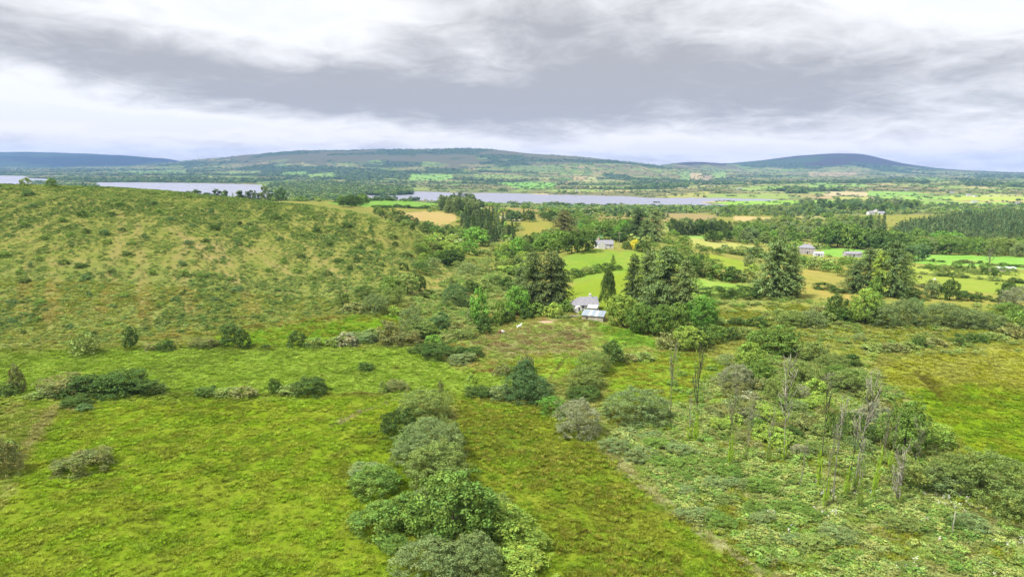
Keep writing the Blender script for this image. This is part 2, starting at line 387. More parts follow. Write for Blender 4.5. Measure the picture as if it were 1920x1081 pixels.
moor = farm & (Zg + (rsh - .5) * 240 > 100)
CA[moor] = alb((104, 116, 74)); CB[moor] = alb((122, 112, 84))
highm = farm & (Zg + (rsh - .5) * 60 > 110) & (PXg > 1220)
CA[highm] = alb((84, 76, 74)); CB[highm] = alb((72, 78, 60))
leftm = farm & (PXg < 700) & (Yg > 10300 - 500 * (rsh - .5))
CA[leftm] = alb((50, 68, 46)); CB[leftm] = alb((62, 68, 52))
FF = [([(765, 338), (772, 326), (845, 327), (852, 333), (830, 338)], (150, 190, 96)), ([(528, 323), (575, 321), (572, 328), (530, 328)], (140, 180, 90)),
      ([(572, 327), (625, 323), (632, 331), (580, 333)], (146, 176, 92)), ([(930, 342), (1042, 342), (1040, 353), (975, 354)], (140, 188, 90)),
      ([(1077, 330), (1101, 331), (1097, 340), (1074, 338)], (196, 178, 124)), ([(1101, 331), (1121, 332), (1117, 346), (1098, 345)], (184, 186, 118)),
      ([(1294, 324), (1316, 325), (1318, 337), (1296, 337)], (196, 178, 132)), ([(1317, 328), (1333, 328), (1338, 338), (1318, 338)], (174, 160, 124)),
      ([(1334, 322), (1360, 322), (1362, 333), (1338, 333)], (150, 178, 100)), ([(1274, 321), (1293, 322), (1294, 338), (1276, 338)], (144, 170, 96)),
      ([(1240, 368), (1330, 358), (1328, 370.6), (1220, 370)], (176, 176, 100)), ([(1330, 363), (1480, 364), (1480, 373), (1320, 371)], (158, 178, 96)),
      ([(1335, 380), (1400, 376), (1560, 375), (1575, 381), (1480, 385), (1370, 384)], (156, 196, 84)), ([(1545, 359), (1625, 360), (1626, 368), (1545, 367)], (204, 190, 146)),
      ([(1626, 358), (1720, 360), (1724, 368), (1628, 368)], (150, 188, 96)), ([(1640, 369), (1780, 368), (1780, 374), (1650, 374)], (158, 196, 92)),
      ([(1780, 367), (1930, 369), (2200, 372), (2200, 378), (1780, 376)], (180, 196, 92)), ([(1515, 343), (1560, 342), (1562, 351), (1517, 350)], (146, 178, 96)),
      ([(1590, 344), (1618, 343), (1626, 351), (1592, 351)], (150, 180, 98)), ([(1700, 332), (1760, 332), (1800, 338), (1720, 338)], (150, 172, 98)),
      ([(1560, 368), (1630, 369), (1635, 376), (1565, 375)], (178, 184, 104)), ([(1515, 322), (1605, 323), (1604, 330), (1516, 330)], (178, 164, 120)),
      ([(210, 320), (345, 319), (350, 324), (260, 326)], (140, 170, 100)), ([(400, 322), (480, 321), (490, 326), (410, 327)], (146, 168, 100)),
      ([(885, 326), (960, 327), (1000, 334), (900, 336)], (150, 170, 96)), ([(960, 310), (1050, 312), (1060, 322), (960, 322)], (132, 152, 88))]
FW = [[(795, 314), (870, 317), (865, 326), (800, 323)], [(715, 301), (790, 304), (785, 311), (720, 308)], [(1130, 324), (1180, 328), (1184, 340), (1135, 334)], [(1470, 352), (1515, 352), (1515, 363), (1472, 363)],
      [(480, 312), (640, 312), (760, 322), (760, 334), (620, 336), (500, 330)], [(1800, 340), (1930, 345), (1930, 352), (1810, 348)], [(1180, 340), (1290, 344), (1290, 352), (1190, 350)],
      [(1670, 332), (1740, 334), (1740, 344), (1660, 342)], [(200, 334), (480, 336), (480, 343), (200, 341)], [(880, 318), (1010, 322), (1010, 325), (900, 323)]]
ffm = np.zeros(Xg.shape, bool)
for poly, c in FF:
    m = inpoly(PXg, PYg, poly) & (Yg > 1150)
    CA[m] = alb(c); CB[m] = alb(c) * 0.93; ffm |= m
for poly in FW:
    m = inpoly(JX, JY, poly) & (Yg > 1150) & ~ffm; woodm |= m
PEN = [(494, 352), (510, 345), (600, 340), (700, 348), (768, 356), (773, 364), (690, 366), (640, 376), (560, 376), (500, 366)]
penm = inpoly(JX, JY, PEN) & (Yg > 1300); woodm |= penm
woodm &= ~ffm
woodm &= ~lake
CA[woodm] = alb((84, 104, 60)); CB[woodm] = alb((70, 92, 52))
shore = (~lake) & (Zg < WATER + 1.6) & farm & ~ffm & ~woodm
CA[shore] = alb((140, 142, 96)); CB[shore] = alb((124, 128, 84))

for _ in range(3):
    for G in (CA, CB):
        nr_ = (Yg < 265) & (G[..., 0] > G[..., 1] * .94) & ~((PXg > 840) & (PXg < 1250) & (PYg > 592) & (PYg < 700))
        G[..., 0] = np.where(nr_, np.minimum(G[..., 0], G[..., 1] * .94 + (G[..., 0] - G[..., 1] * .94) * .35), G[..., 0])
        bl = G.copy(); bl[1:-1, 1:-1] = (G[1:-1, 1:-1] * 2 + G[:-2, 1:-1] + G[2:, 1:-1] + G[1:-1, :-2] + G[1:-1, 2:]) / 6
        w_ = (1 - smooth(Yg, 200, 450))[..., None]; G[:] = G * (1 - w_) + bl * w_
# linear marks on the ground: banks, ditches, tracks (photo points, width, height change, colour)
LINES = [([(0, 752), (85, 748), (300, 746), (380, 744), (470, 744), (560, 742), (660, 744), (745, 746)], 1.3, 0.55, (112, 122, 40)),
         ([(620, 802), (660, 782), (700, 766), (736, 752)], 0.45, -0.25, (170, 158, 134)), ([(736, 752), (742, 742), (760, 735)], 0.45, -0.2, (196, 184, 160)),
         ([(520, 712), (560, 709), (630, 706)], 0.35, 0.3, (92, 96, 40)), ([(700, 695), (760, 690)], 0.3, 0.2, (110, 110, 50)),
         ([(1128, 845), (1190, 905), (1290, 985), (1420, 1078)], 0.9, 0.3, (164, 162, 120)), ([(105, 762), (60, 820), (20, 880)], 1.2, 0.1, (158, 156, 96)),
         ([(0, 660), (150, 658), (300, 654), (420, 652), (620, 651)], 1.0, 0.5, (112, 132, 44)), ([(300, 636), (420, 620), (540, 608), (640, 596)], 1.2, 0.8, (150, 140, 70)),
         ([(1005, 600), (1025, 601), (1042, 601)], 0.9, 0.1, (180, 150, 116)), ([(1060, 670), (1045, 690), (1030, 710)], 0.4, -0.2, (110, 100, 60)),
         ([(190, 585), (210, 520), (225, 440), (228, 400)], 1.4, 0, (168, 158, 84)), ([(430, 520), (360, 450), (320, 430)], 1.3, 0, (186, 168, 108)),
         ([(360, 590), (330, 500), (350, 455)], 1.3, 0, (172, 160, 90)), ([(560, 520), (470, 470), (400, 445)], 1.3, 0, (184, 166, 104)), ([(90, 610), (100, 520), (104, 450)], 1.2, 0, (172, 160, 96)), ([(640, 520), (560, 455), (470, 415)], 1.2, 0, (178, 166, 104)), ([(270, 610), (268, 540), (262, 470), (258, 420)], 1.2, 0, (172, 162, 98)), ([(30, 600), (50, 520), (62, 450)], 1.2, 0, (176, 164, 100)), ([(480, 590), (430, 500), (400, 450)], 1.2, 0, (178, 166, 102)),
         ([(1720, 700), (1745, 725), (1760, 745)], 1.4, -0.4, (112, 108, 40)), ([(885, 700), (915, 695), (935, 700)], 1.0, -0.5, (138, 106, 66)),
         ([(1700, 510), (1800, 520), (1930, 532)], 1.4, 0.6, (90, 104, 52)), ([(735, 735), (700, 742), (650, 740)], 0.8, 0.2, (124, 118, 60))]
TRACK = np.zeros(Xg.shape)
for pts, wd, dz, col in LINES:
    if dz == 0: wd = 2.6; col = (170, 162, 96)
    wpts = [place(*p)[:2] for p in pts]
    dmin = np.full(Xg.shape, 1e9)
    xs = [p[0] for p in wpts]; ys = [p[1] for p in wpts]
    box = (Xg > min(xs) - 8) & (Xg < max(xs) + 8) & (Yg > min(ys) - 8) & (Yg < max(ys) + 8)
    ii = np.nonzero(box)
    X0, Y0 = Xg[ii], Yg[ii]; dm = np.full(X0.shape, 1e9)
    for (x1, y1), (x2, y2) in zip(wpts[:-1], wpts[1:]):
        L2 = (x2 - x1) ** 2 + (y2 - y1) ** 2 + 1e-9
        t = np.clip(((X0 - x1) * (x2 - x1) + (Y0 - y1) * (y2 - y1)) / L2, 0, 1)
        dm = np.minimum(dm, np.hypot(X0 - x1 - t * (x2 - x1), Y0 - y1 - t * (y2 - y1)))
    dm += (fbm(X0 / 1.5, Y0 / 1.5, 77) - .5) * wd * 1.6
    f = (1 - smooth(dm, wd * 0.4, wd * 1.3)) * smooth(fbm(X0 / 5, Y0 / 5, 78), 0.25, 0.5)
    Zg[ii] += f * dz
    if dz == 0: TRACK[ii] = np.maximum(TRACK[ii], 1 - smooth(dm, wd * .5, wd * 1.4))
    CA[ii] = CA[ii] * (1 - f[:, None] * .85) + alb(col) * f[:, None] * .85
    CB[ii] = CB[ii] * (1 - f[:, None] * .85) + alb(col) * f[:, None] * .85
# pale stony spot by the bramble bank
_s = place(134, 770); _f = np.exp(-(((Xg - _s[0]) / 0.9) ** 2 + ((Yg - _s[1]) / 0.8) ** 2))[..., None]
CA = CA * (1 - _f) + alb((226, 196, 170)) * _f; CB = CB * (1 - _f) + alb((226, 196, 170)) * _f

# ------------------------------------------------------------------ objects helpers
COL = SC.collection
def tag(o, label=None, cat=None, group=None, kind=None):
    if label: o['label'] = label
    if cat: o['category'] = cat
    if group: o['group'] = group
    if kind: o['kind'] = kind
    return o
def link(name, data, parent=None, loc=None, rot=0.0, scale=None):
    o = bpy.data.objects.new(name, data); COL.objects.link(o)
    if parent is not None: o.parent = parent
    if loc is not None: o.location = loc
    if rot: o.rotation_euler.z = rot
    if scale is not None: o.scale = scale
    return o
def mesh_np(name, verts, faces, mats=(), attrs=None, smooth_shade=False):
    """verts (n,3), faces (m,k) with one k"""
    me = bpy.data.meshes.new(name)
    verts = np.asarray(verts, np.float32); faces = np.asarray(faces, np.int32)
    m, k = faces.shape
    me.vertices.add(len(verts)); me.vertices.foreach_set('co', verts.ravel())
    me.loops.add(m * k); me.loops.foreach_set('vertex_index', faces.ravel())
    me.polygons.add(m); me.polygons.foreach_set('loop_start', np.arange(0, m * k, k, dtype=np.int32))
    if smooth_shade: me.polygons.foreach_set('use_smooth', np.ones(m, bool))
    me.update(calc_edges=True)
    for mt in mats: me.materials.append(mt)
    for an, (dom, typ, arr) in (attrs or {}).items():
        a = me.attributes.new(an, typ, dom)
        a.data.foreach_set('color' if typ == 'FLOAT_COLOR' else ('vector' if typ == 'FLOAT_VECTOR' else 'value'), np.asarray(arr, np.float32).ravel())
    return me

class MB:
    """collects boxes, prisms and tubes into one mesh"""
    def __init__(s): s.v = []; s.f = []
    def add(s, vs, fs):
        o = len(s.v); s.v += [tuple(v) for v in vs]; s.f += [tuple(i + o for i in f) for f in fs]; return s
    def box(s, x0, x1, y0, y1, z0, z1):
        return s.add([(x0, y0, z0), (x1, y0, z0), (x1, y1, z0), (x0, y1, z0), (x0, y0, z1), (x1, y0, z1), (x1, y1, z1), (x0, y1, z1)],
                     [(0, 3, 2, 1), (4, 5, 6, 7), (0, 1, 5, 4), (1, 2, 6, 5), (2, 3, 7, 6), (3, 0, 4, 7)])
    def tube(s, pts, rad, n=6, cap=True):
        o = len(s.v)
        P = [Vector(p) for p in pts]
        for i, p in enumerate(P):
            d = (P[min(i + 1, len(P) - 1)] - P[max(i - 1, 0)]).normalized()
            a = d.orthogonal().normalized() if abs(d.z) < 0.9 else Vector((1, 0, 0)).cross(d).normalized()
            b = d.cross(a)
            for k in range(n):
                t = 2 * math.pi * k / n
                s.v.append(tuple(p + (a * math.cos(t) + b * math.sin(t)) * rad[i]))
        for i in range(len(P) - 1):
            for k in range(n):
                k2 = (k + 1) % n
                s.f.append((o + i * n + k, o + i * n + k2, o + (i + 1) * n + k2, o + (i + 1) * n + k))
        if cap:
            s.f.append(tuple(o + (len(P) - 1) * n + k for k in range(n))); s.f.append(tuple(o + n - 1 - k for k in range(n)))
        return s
    def mesh(s, name, mat, smooth_shade=False):
        me = bpy.data.meshes.new(name); me.from_pydata(s.v, [], s.f); me.update()
        if mat: me.materials.append(mat)
        if smooth_shade: me.polygons.foreach_set('use_smooth', [True] * len(me.polygons))
        return me

# ------------------------------------------------------------------ materials
def mat_new(name):
    m = bpy.data.materials.new(name); m.use_nodes = True
    t = NT(m.node_tree)
    for n in list(t.n): t.n.remove(n)
    out = t.node('ShaderNodeOutputMaterial')
    return m, t, out
def mat_plain(name, col, rough=0.8, var=0.15, scale=3.0, bump=0.0, spec=0.3, metallic=0.0, dirt=None):
    m, t, out = mat_new(name)
    g = t.node('ShaderNodeTexCoord').outputs['Object']
    n1 = t.noise(g, scale, 4, 0.6)
    c = tuple(alb(col, 1.0)) + (1,) if max(col) > 1.01 else tuple(col) + (1,)
    cc = t.mix(t.ramp(n1, 0.3, 0.7), tuple(x * (1 - var) for x in c[:3]) + (1,), tuple(min(1, x * (1 + var)) for x in c[:3]) + (1,))
    if dirt: cc = t.mix(t.math('MULTIPLY', t.ramp(t.noise(g, scale * .5, 5, .7), 0.5, 0.72), 0.7), cc, tuple(dirt) + (1,))
    b = t.node('ShaderNodeBsdfPrincipled')
    t.link(cc, b.inputs['Base Color']); b.inputs['Roughness'].default_value = rough; b.inputs['Specular IOR Level'].default_value = spec
    b.inputs['Metallic'].default_value = metallic
    if bump:
        bn = t.node('ShaderNodeBump'); bn.inputs['Strength'].default_value = bump; t.link(t.noise(g, scale * 4, 4, .6), bn.inputs['Height']); t.link(bn.outputs[0], b.inputs['Normal'])
    t.link(b.outputs[0], out.inputs[0])
    return m
def mat_foliage(name, mode, transl=0.18):
    """leaf material: colour comes from the object (or from the scattered point), varied leaf by leaf"""
    m, t, out = mat_new(name)
    if mode == 'object': base = t.node('ShaderNodeObjectInfo').outputs['Color']
    else:
        a = t.node('ShaderNodeAttribute', attribute_type='INSTANCER', attribute_name='icol'); base = a.outputs['Color']
    ti = t.node('ShaderNodeAttribute', attribute_type='GEOMETRY', attribute_name='tint')
    c = t.mix(1.0, base, ti.outputs['Color'], 'MULTIPLY')
    d = t.node('ShaderNodeBsdfDiffuse'); t.link(c, d.inputs[0])
    tr = t.node('ShaderNodeBsdfTranslucent'); c2 = t.mix(1.0, c, (1.25, 1.2, 0.6, 1), 'MULTIPLY'); t.link(c2, tr.inputs[0])
    mx = t.node('ShaderNodeMixShader'); mx.inputs[0].default_value = transl
    t.link(d.outputs[0], mx.inputs[1]); t.link(tr.outputs[0], mx.inputs[2])
    g = t.node('ShaderNodeBsdfGlossy'); g.inputs['Roughness'].default_value = 0.55; g.inputs[0].default_value = (0.8, 0.85, 0.9, 1)
    m2 = t.node('ShaderNodeMixShader'); m2.inputs[0].default_value = 0.008
    t.link(mx.outputs[0], m2.inputs[1]); t.link(g.outputs[0], m2.inputs[2])
    t.link(m2.outputs[0], out.inputs[0])
    return m
M_LEAF = mat_foliage('leaf', 'object')
M_LEAFI = mat_foliage('leaf_scattered', 'inst')
M_GRASSI = mat_foliage('grass_scattered', 'inst', 0.35)
M_BARK = mat_plain('bark', (96, 88, 74), 0.9, 0.3, 4.0, 0.4)
M_PALEBARK = mat_plain('pale_bark', (150, 146, 122), 0.9, 0.35, 2.5, 0.4)
M_DEADBARK = mat_plain('weathered_wood', (186, 180, 160), 0.9, 0.3, 3.0, 0.3)

def mat_ground():
    m, t, out = mat_new('ground')
    tc = t.node('ShaderNodeTexCoord'); g = tc.outputs['Object']
    ca = t.node('ShaderNodeAttribute', attribute_type='GEOMETRY', attribute_name='cover_a').outputs['Color']
    cb = t.node('ShaderNodeAttribute', attribute_type='GEOMETRY', attribute_name='cover_b').outputs['Color']
    n_small = t.noise(g, 1.5, 4, 0.68, 0.4)
    n_mid = t.noise(g, 0.13, 5, 0.62, 0.5)
    n_big = t.noise(g, 0.018, 4, 0.6, 0.3)
    n_fine = t.noise(g, 4.5, 3, 0.7)
    f = t.math('ADD', t.math('MULTIPLY', n_small, 0.4), t.math('MULTIPLY', n_mid, 0.6))
    c = t.mix(t.ramp(f, 0.36, 0.64), ca, cb)
    # lush and starved patches
    hs = t.node('ShaderNodeHueSaturation'); hs.inputs['Hue'].default_value = 0.525; hs.inputs['Saturation'].default_value = 1.1; hs.inputs['Value'].default_value = 0.9
    t.link(c, hs.inputs['Color'])
    c = t.mix(t.math('MULTIPLY', t.ramp(n_big, 0.5, 0.68), 0.55), c, hs.outputs[0])
    pale = t.mix(1.0, c, (1.28, 1.08, 1.5, 1), 'MULTIPLY')
    c = t.mix(t.math('MULTIPLY', t.ramp(t.noise(g, 0.045, 6, 0.7, 0.8), 0.5, 0.66), 0.5), c, pale)
    def gain(c, fac, lo, hi):
        mr = t.node('ShaderNodeMapRange'); t.link(fac, mr.inputs[0]); mr.inputs[1].default_value = 0.3; mr.inputs[2].default_value = 0.7
        mr.inputs[3].default_value = lo; mr.inputs[4].default_value = hi
        cm = t.node('ShaderNodeCombineXYZ')
        for i in range(3): t.link(mr.outputs[0], cm.inputs[i])
        return t.mix(1.0, c, cm.outputs[0], 'MULTIPLY')
    c = gain(c, n_fine, 0.74, 1.26); c = gain(c, n_small, 0.85, 1.14); c = gain(c, n_mid, 0.93, 1.07)
    b = t.node('ShaderNodeBsdfDiffuse'); t.link(c, b.inputs[0]); b.inputs['Roughness'].default_value = 0.8
    bn = t.node('ShaderNodeBump'); bn.inputs['Strength'].default_value = 0.5; bn.inputs['Distance'].default_value = 0.22
    hgt = t.math('ADD', t.math('MULTIPLY', n_fine, 0.3), t.math('MULTIPLY', n_small, 1.0))
    t.link(hgt, bn.inputs['Height']); t.link(bn.outputs[0], b.inputs['Normal'])
    t.link(b.outputs[0], out.inputs[0])
    return m
def mat_water():
    m, t, out = mat_new('water')
    g = t.node('ShaderNodeTexCoord').outputs['Object']
    b = t.node('ShaderNodeBsdfPrincipled'); b.inputs['Base Color'].default_value = (0.16, 0.16, 0.20, 1)
    b.inputs['Roughness'].default_value = 0.16; b.inputs['IOR'].default_value = 1.33
    mp = t.node('ShaderNodeMapping'); t.link(g, mp.inputs[0]); mp.inputs['Scale'].default_value = (0.25, 1.0, 1.0)
    n = t.noise(mp.outputs[0], 0.12, 4, 0.6); n2 = t.noise(g, 0.006, 3, 0.6, 0.5)
    bn = t.node('ShaderNodeBump'); bn.inputs['Strength'].default_value = 0.12; bn.inputs['Distance'].default_value = 0.4
    mr = t.node('ShaderNodeMapRange'); t.link(n2, mr.inputs[0]); mr.inputs[1].default_value = .35; mr.inputs[2].default_value = .65; mr.inputs[3].default_value = .27; mr.inputs[4].default_value = .31
    t.link(mr.outputs[0], b.inputs['Roughness'])
    t.link(b.outputs[0], out.inputs[0])
    return m

# ------------------------------------------------------------------ ground, lake, haze
R_, C_ = Xg.shape
idx = np.arange(R_ * C_).reshape(R_, C_)
F = np.stack([idx[:-1, :-1], idx[:-1, 1:], idx[1:, 1:], idx[1:, :-1]], -1).reshape(-1, 4)
def rgba(c): return np.concatenate([c.reshape(-1, 3), np.ones((c.size // 3, 1))], 1)
gm = mesh_np('ground', np.stack([Xg, Yg, Zg], -1).reshape(-1, 3), F, [mat_ground()],
             {'cover_a': ('POINT', 'FLOAT_COLOR', rgba(CA)), 'cover_b': ('POINT', 'FLOAT_COLOR', rgba(CB))}, True)
tag(link('ground', gm), 'rolling green farmland running from the fields below to the mountains', None, None, 'structure')
wm = MB().add([(-9000, 1200, WATER), (9000, 1200, WATER), (9000, 7600, WATER), (-9000, 7600, WATER)], [(0, 1, 2, 3)]).mesh('lake', mat_water())
tag(link('lake', wm), 'long pale grey lake across the valley', None, None, 'structure')
# the land the camera stands over, behind the first grid row
bk = MB().add([(-400, -400, 0.2), (400, -400, 0.2), (400, 23.5, 0.2), (-400, 23.5, 0.2)], [(0, 1, 2, 3)]).mesh('near_field', mat_plain('grass_plain', (128, 158, 40)))
tag(link('field', bk), 'green field below the camera', None, None, 'structure')
HAZE = (4.2e-5, (0.26, 0.45, 0.88))
def haze():
    m, t, out = mat_new('haze')
    v = t.node('ShaderNodeVolumePrincipled')
    v.inputs['Density'].default_value = HAZE[0]; v.inputs['Color'].default_value = HAZE[1] + (1,)
    v.inputs['Anisotropy'].default_value = 0.0
    t.link(v.outputs[0], out.inputs['Volume'])
    b = MB().box(-24500, 24500, -500, 17000, -60, 420).mesh('haze', m)
    tag(link('haze', b), 'thin blue haze over the valley', None, None, 'stuff')
haze()
#PART2
# ------------------------------------------------------------------ foliage prototypes (unit size: 1 wide, 1 high, standing on z = 0)
def unit(v): return v / (np.linalg.norm(v, axis=-1, keepdims=True) + 1e-9)
def leaves(name, P, N, size, tint, mat, aspect=0.6, along=None, extra=None):
    """one rhombic leaf clump per point"""
    n = len(P); r = np.random.RandomState(len(P) % 9973 + 1)
    N = unit(N)
    T = unit(np.cross(N, r.randn(n, 3))) if along is None else unit(along - N * (along * N).sum(1, keepdims=True))
    B = np.cross(N, T)
    size = np.broadcast_to(size, (n,))[:, None]
    bend = N * size * 0.25
    V4 = np.stack([P - T * size, P - B * size * aspect + bend, P + T * size, P + B * size * aspect + bend], 1).reshape(-1, 3)
    tt = np.repeat(tint, 4, axis=0)
    Fc = np.arange(n * 4).reshape(-1, 4)
    if extra is not None:
        V4 = np.concatenate([V4, extra]); 
    return mesh_np(name, V4, Fc, [mat], {'tint': ('POINT', 'FLOAT_COLOR', np.concatenate([tt, np.ones((len(tt), 1))], 1))})
def sh_round(d): return np.stack([d[:, 0] * .46, d[:, 1] * .46, .52 + d[:, 2] * .47], 1)
def sh_dome(d): return np.stack([d[:, 0] * .47, d[:, 1] * .47, .38 + d[:, 2] * .58], 1)
def sh_tall(d): return np.stack([d[:, 0] * .42, d[:, 1] * .42, .50 + d[:, 2] * .50], 1)
def sh_low(d): return np.stack([d[:, 0] * .47, d[:, 1] * .47, .25 + d[:, 2] * .62], 1)
def sh_col(d):
    z = np.maximum(.44 + d[:, 2] * .56, .04); w = .46 * np.clip(1.25 - z, .18, 1) ** 0.7
    q = unit(d[:, :2]); s = np.where(d[:, 2] > 0, np.sqrt(np.clip(1 - d[:, 2] ** 2, 0, 1)) ** 0.35, 1)
    return np.stack([q[:, 0] * w * s, q[:, 1] * w * s, z], 1)
def clump_crown(name, seed, mat, n_cl, per, leaf, shape, cl_r=0.12, rag=0.16, tvar=0.22, aspect=0.6, hue=0.10):
    """crown of many leafy clumps spread over an uneven surface; shape(dir, r) -> point"""
    r = np.random.RandomState(seed)
    d = unit(r.randn(n_cl, 3)); d[:, 2] = np.where(d[:, 2] < (-0.8 if shape in (sh_round, sh_tall) else (-0.62 if shape is sh_dome else -0.4)), -d[:, 2], d[:, 2])
    wv = unit(r.randn(5, 3)); bump = sum(np.sin((d @ wv[k]) * (3 + 1.3 * k) + k * 2 + seed) for k in range(5)) / 5
    rad = 1.0 + rag * bump + r.uniform(-0.10, 0.06, n_cl)
    inner = r.rand(n_cl) < 0.24; rad[inner] *= r.uniform(0.45, 0.85, inner.sum())
    outl = r.rand(n_cl) < 0.09; rad[outl] *= r.uniform(1.06, 1.2, outl.sum())
    C = shape(d) * 1.0
    ctr = np.array([0, 0, C[:, 2].min() * .4 + C[:, 2].max() * .35])
    C = ctr + (C - ctr) * rad[:, None]
    C[:, 2] = np.maximum(C[:, 2], 0.02)
    cr = cl_r * r.uniform(0.6, 1.25, n_cl)
    ct = 1 + tvar * r.uniform(-1, 1, n_cl)
    ch = r.uniform(-hue, hue, n_cl)
    k = np.repeat(np.arange(n_cl), per)
    ld = unit(r.randn(len(k), 3) + d[k] * 0.55 + np.array([0, 0, 0.35]))
    P = C[k] + ld * (cr[k] * r.uniform(0.55, 1.08, len(k)))[:, None] * np.array([1, 1, 0.8])
    P[:, 2] = np.maximum(P[:, 2], 0.005)
    N = ld * 0.8 + r.randn(len(k), 3) * 0.65 + np.array([0, 0, 0.25])
    t = ct[k] * r.uniform(0.82, 1.18, len(k)); h = ch[k] + r.uniform(-.04, .04, len(k))
    tint = np.stack([t * (1 + h), t, t * (1 - h * .6)], 1)
    return leaves(name, P, N, leaf * r.uniform(0.6, 1.35, len(k)), tint, mat, aspect)
def conifer(name, seed, mat, levels, per, segs, size, droop=0.25, power=0.85, irr=0.25, top=1.0, bare=0.04, flat=0.35):
    """whorls of drooping boughs hung with sprays"""
    r = np.random.RandomState(seed); P = []; N = []; T = []; S = []; A = []
    for i in range(levels):
        z = bare + (top - bare) * (i + r.uniform(-.3, .3)) / levels
        z = min(max(z, bare), top * .995)
        R = 0.5 * (1 - (z / top)) ** power + 0.015
        for b in range(per):
            a = r.uniform(0, 2 * math.pi); L = R * (1 - irr * r.rand() * 1.6)
            up = r.uniform(-.02, .08); lt = 1 + .25 * r.uniform(-1, 1)
            m = max(2, int(segs * (L / 0.5) + 2))
            for s in range(m):
                q = (s + r.rand()) / m
                if q < 0.15: continue
                side = r.uniform(-1, 1) * 0.20 * L * (1.25 - q)
                x = math.cos(a) * L * q - math.sin(a) * side; y = math.sin(a) * L * q + math.cos(a) * side
                zz = z + up * q * .5 - droop * L * q * q * 0.9 - 0.012 * r.rand()
                P.append((x, y, max(zz, 0.01))); N.append((math.cos(a) * .45 + r.uniform(-.5, .5), math.sin(a) * .45 + r.uniform(-.5, .5), flat + r.rand() * .8))
                A.append((math.cos(a), math.sin(a), -droop * 1.5 - .2)); S.append(size * r.uniform(.6, 1.3))
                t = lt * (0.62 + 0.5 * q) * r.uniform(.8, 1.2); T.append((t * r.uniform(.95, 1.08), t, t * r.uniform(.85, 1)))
    return leaves(name, np.array(P), np.array(N), np.array(S), np.array(T), mat, 0.42, np.array(A))
def shaggy(name, seed, mat, levels, per, leaf, dens=9, power=.5, cone=1.0):
    """old spruce: tiers of long boughs, each a chain of flattened ragged clumps"""
    r = np.random.RandomState(seed); C = []; rad = []; tn = []; dr = []
    lean = r.uniform(-.04, .04, 2); az = r.uniform(0, 6.28, levels * per)
    sect = 1 + .28 * np.sin(az * 2 + seed) * r.uniform(.5, 1, len(az))
    for i in range(levels):
        for b in range(per):
            k = i * per + b
            z = .03 + .95 * (i + r.uniform(-.6, .6)) / levels; z = min(max(z, .03), .985)
            L = (.5 * (1 - z) ** power * min(1, .55 + z * 2.2) * sect[k] + .02) * r.uniform(.55, 1.08)
            m = max(1, int(L / .062)); lt = r.uniform(.82, 1.16)
            for s in range(m):
                q_ = (s + .7) / m
                C.append((math.cos(az[k]) * L * q_ + lean[0] * z + r.randn() * .012, math.sin(az[k]) * L * q_ + lean[1] * z + r.randn() * .012, max(z + .05 * q_ - .13 * L * 2 * q_ * q_, .012)))
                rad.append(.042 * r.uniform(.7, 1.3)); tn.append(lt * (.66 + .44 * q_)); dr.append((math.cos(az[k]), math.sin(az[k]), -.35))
    C = np.array(C); rad = np.array(rad); tn = np.array(tn); dr = np.array(dr)
    k = np.repeat(np.arange(len(C)), dens); ld = unit(r.randn(len(k), 3))
    P = C[k] + ld * rad[k][:, None] * np.array([1.25, 1.25, .42]) * r.uniform(.4, 1.1, (len(k), 1)); P[:, 2] = np.maximum(P[:, 2], .004)
    N = ld * .5 + r.randn(len(k), 3) * .45 + np.array([0, 0, .8]) + dr[k] * .3
    t = tn[k] * r.uniform(.88, 1.12, len(k)); T = np.stack([t * r.uniform(.95, 1.08, len(k)), t, t * r.uniform(.85, 1, len(k))], 1)
    return leaves(name, P, N, leaf * r.uniform(.6, 1.3, len(k)), T, mat, .45, dr[k] + r.randn(len(k), 3) * .4)
def trunk_mesh(name, seed, h=0.55, r0=0.035, limbs=6, mat=None, spread=0.3):
    r = random.Random(seed); m = MB()
    lean = (r.uniform(-.03, .03), r.uniform(-.03, .03))
    pts = [(lean[0] * q * q, lean[1] * q * q, h * q - 0.03 * (1 - q)) for q in (0, .25, .5, .75, 1)]
    m.tube(pts, [r0 * 1.35, r0, r0 * .85, r0 * .65, r0 * .4], 7)
    for k in range(limbs):
        q = r.uniform(.35, .95); a = r.uniform(0, 6.28); L = spread * r.uniform(.6, 1.1)
        b = (lean[0] * q * q, lean[1] * q * q, h * q)
        m.tube([b, (b[0] + math.cos(a) * L * .5, b[1] + math.sin(a) * L * .5, b[2] + L * .35), (b[0] + math.cos(a) * L, b[1] + math.sin(a) * L, b[2] + L * .85)], [r0 * .5, r0 * .33, r0 * .12], 5)
    return m.mesh(name, mat or M_BARK, True)

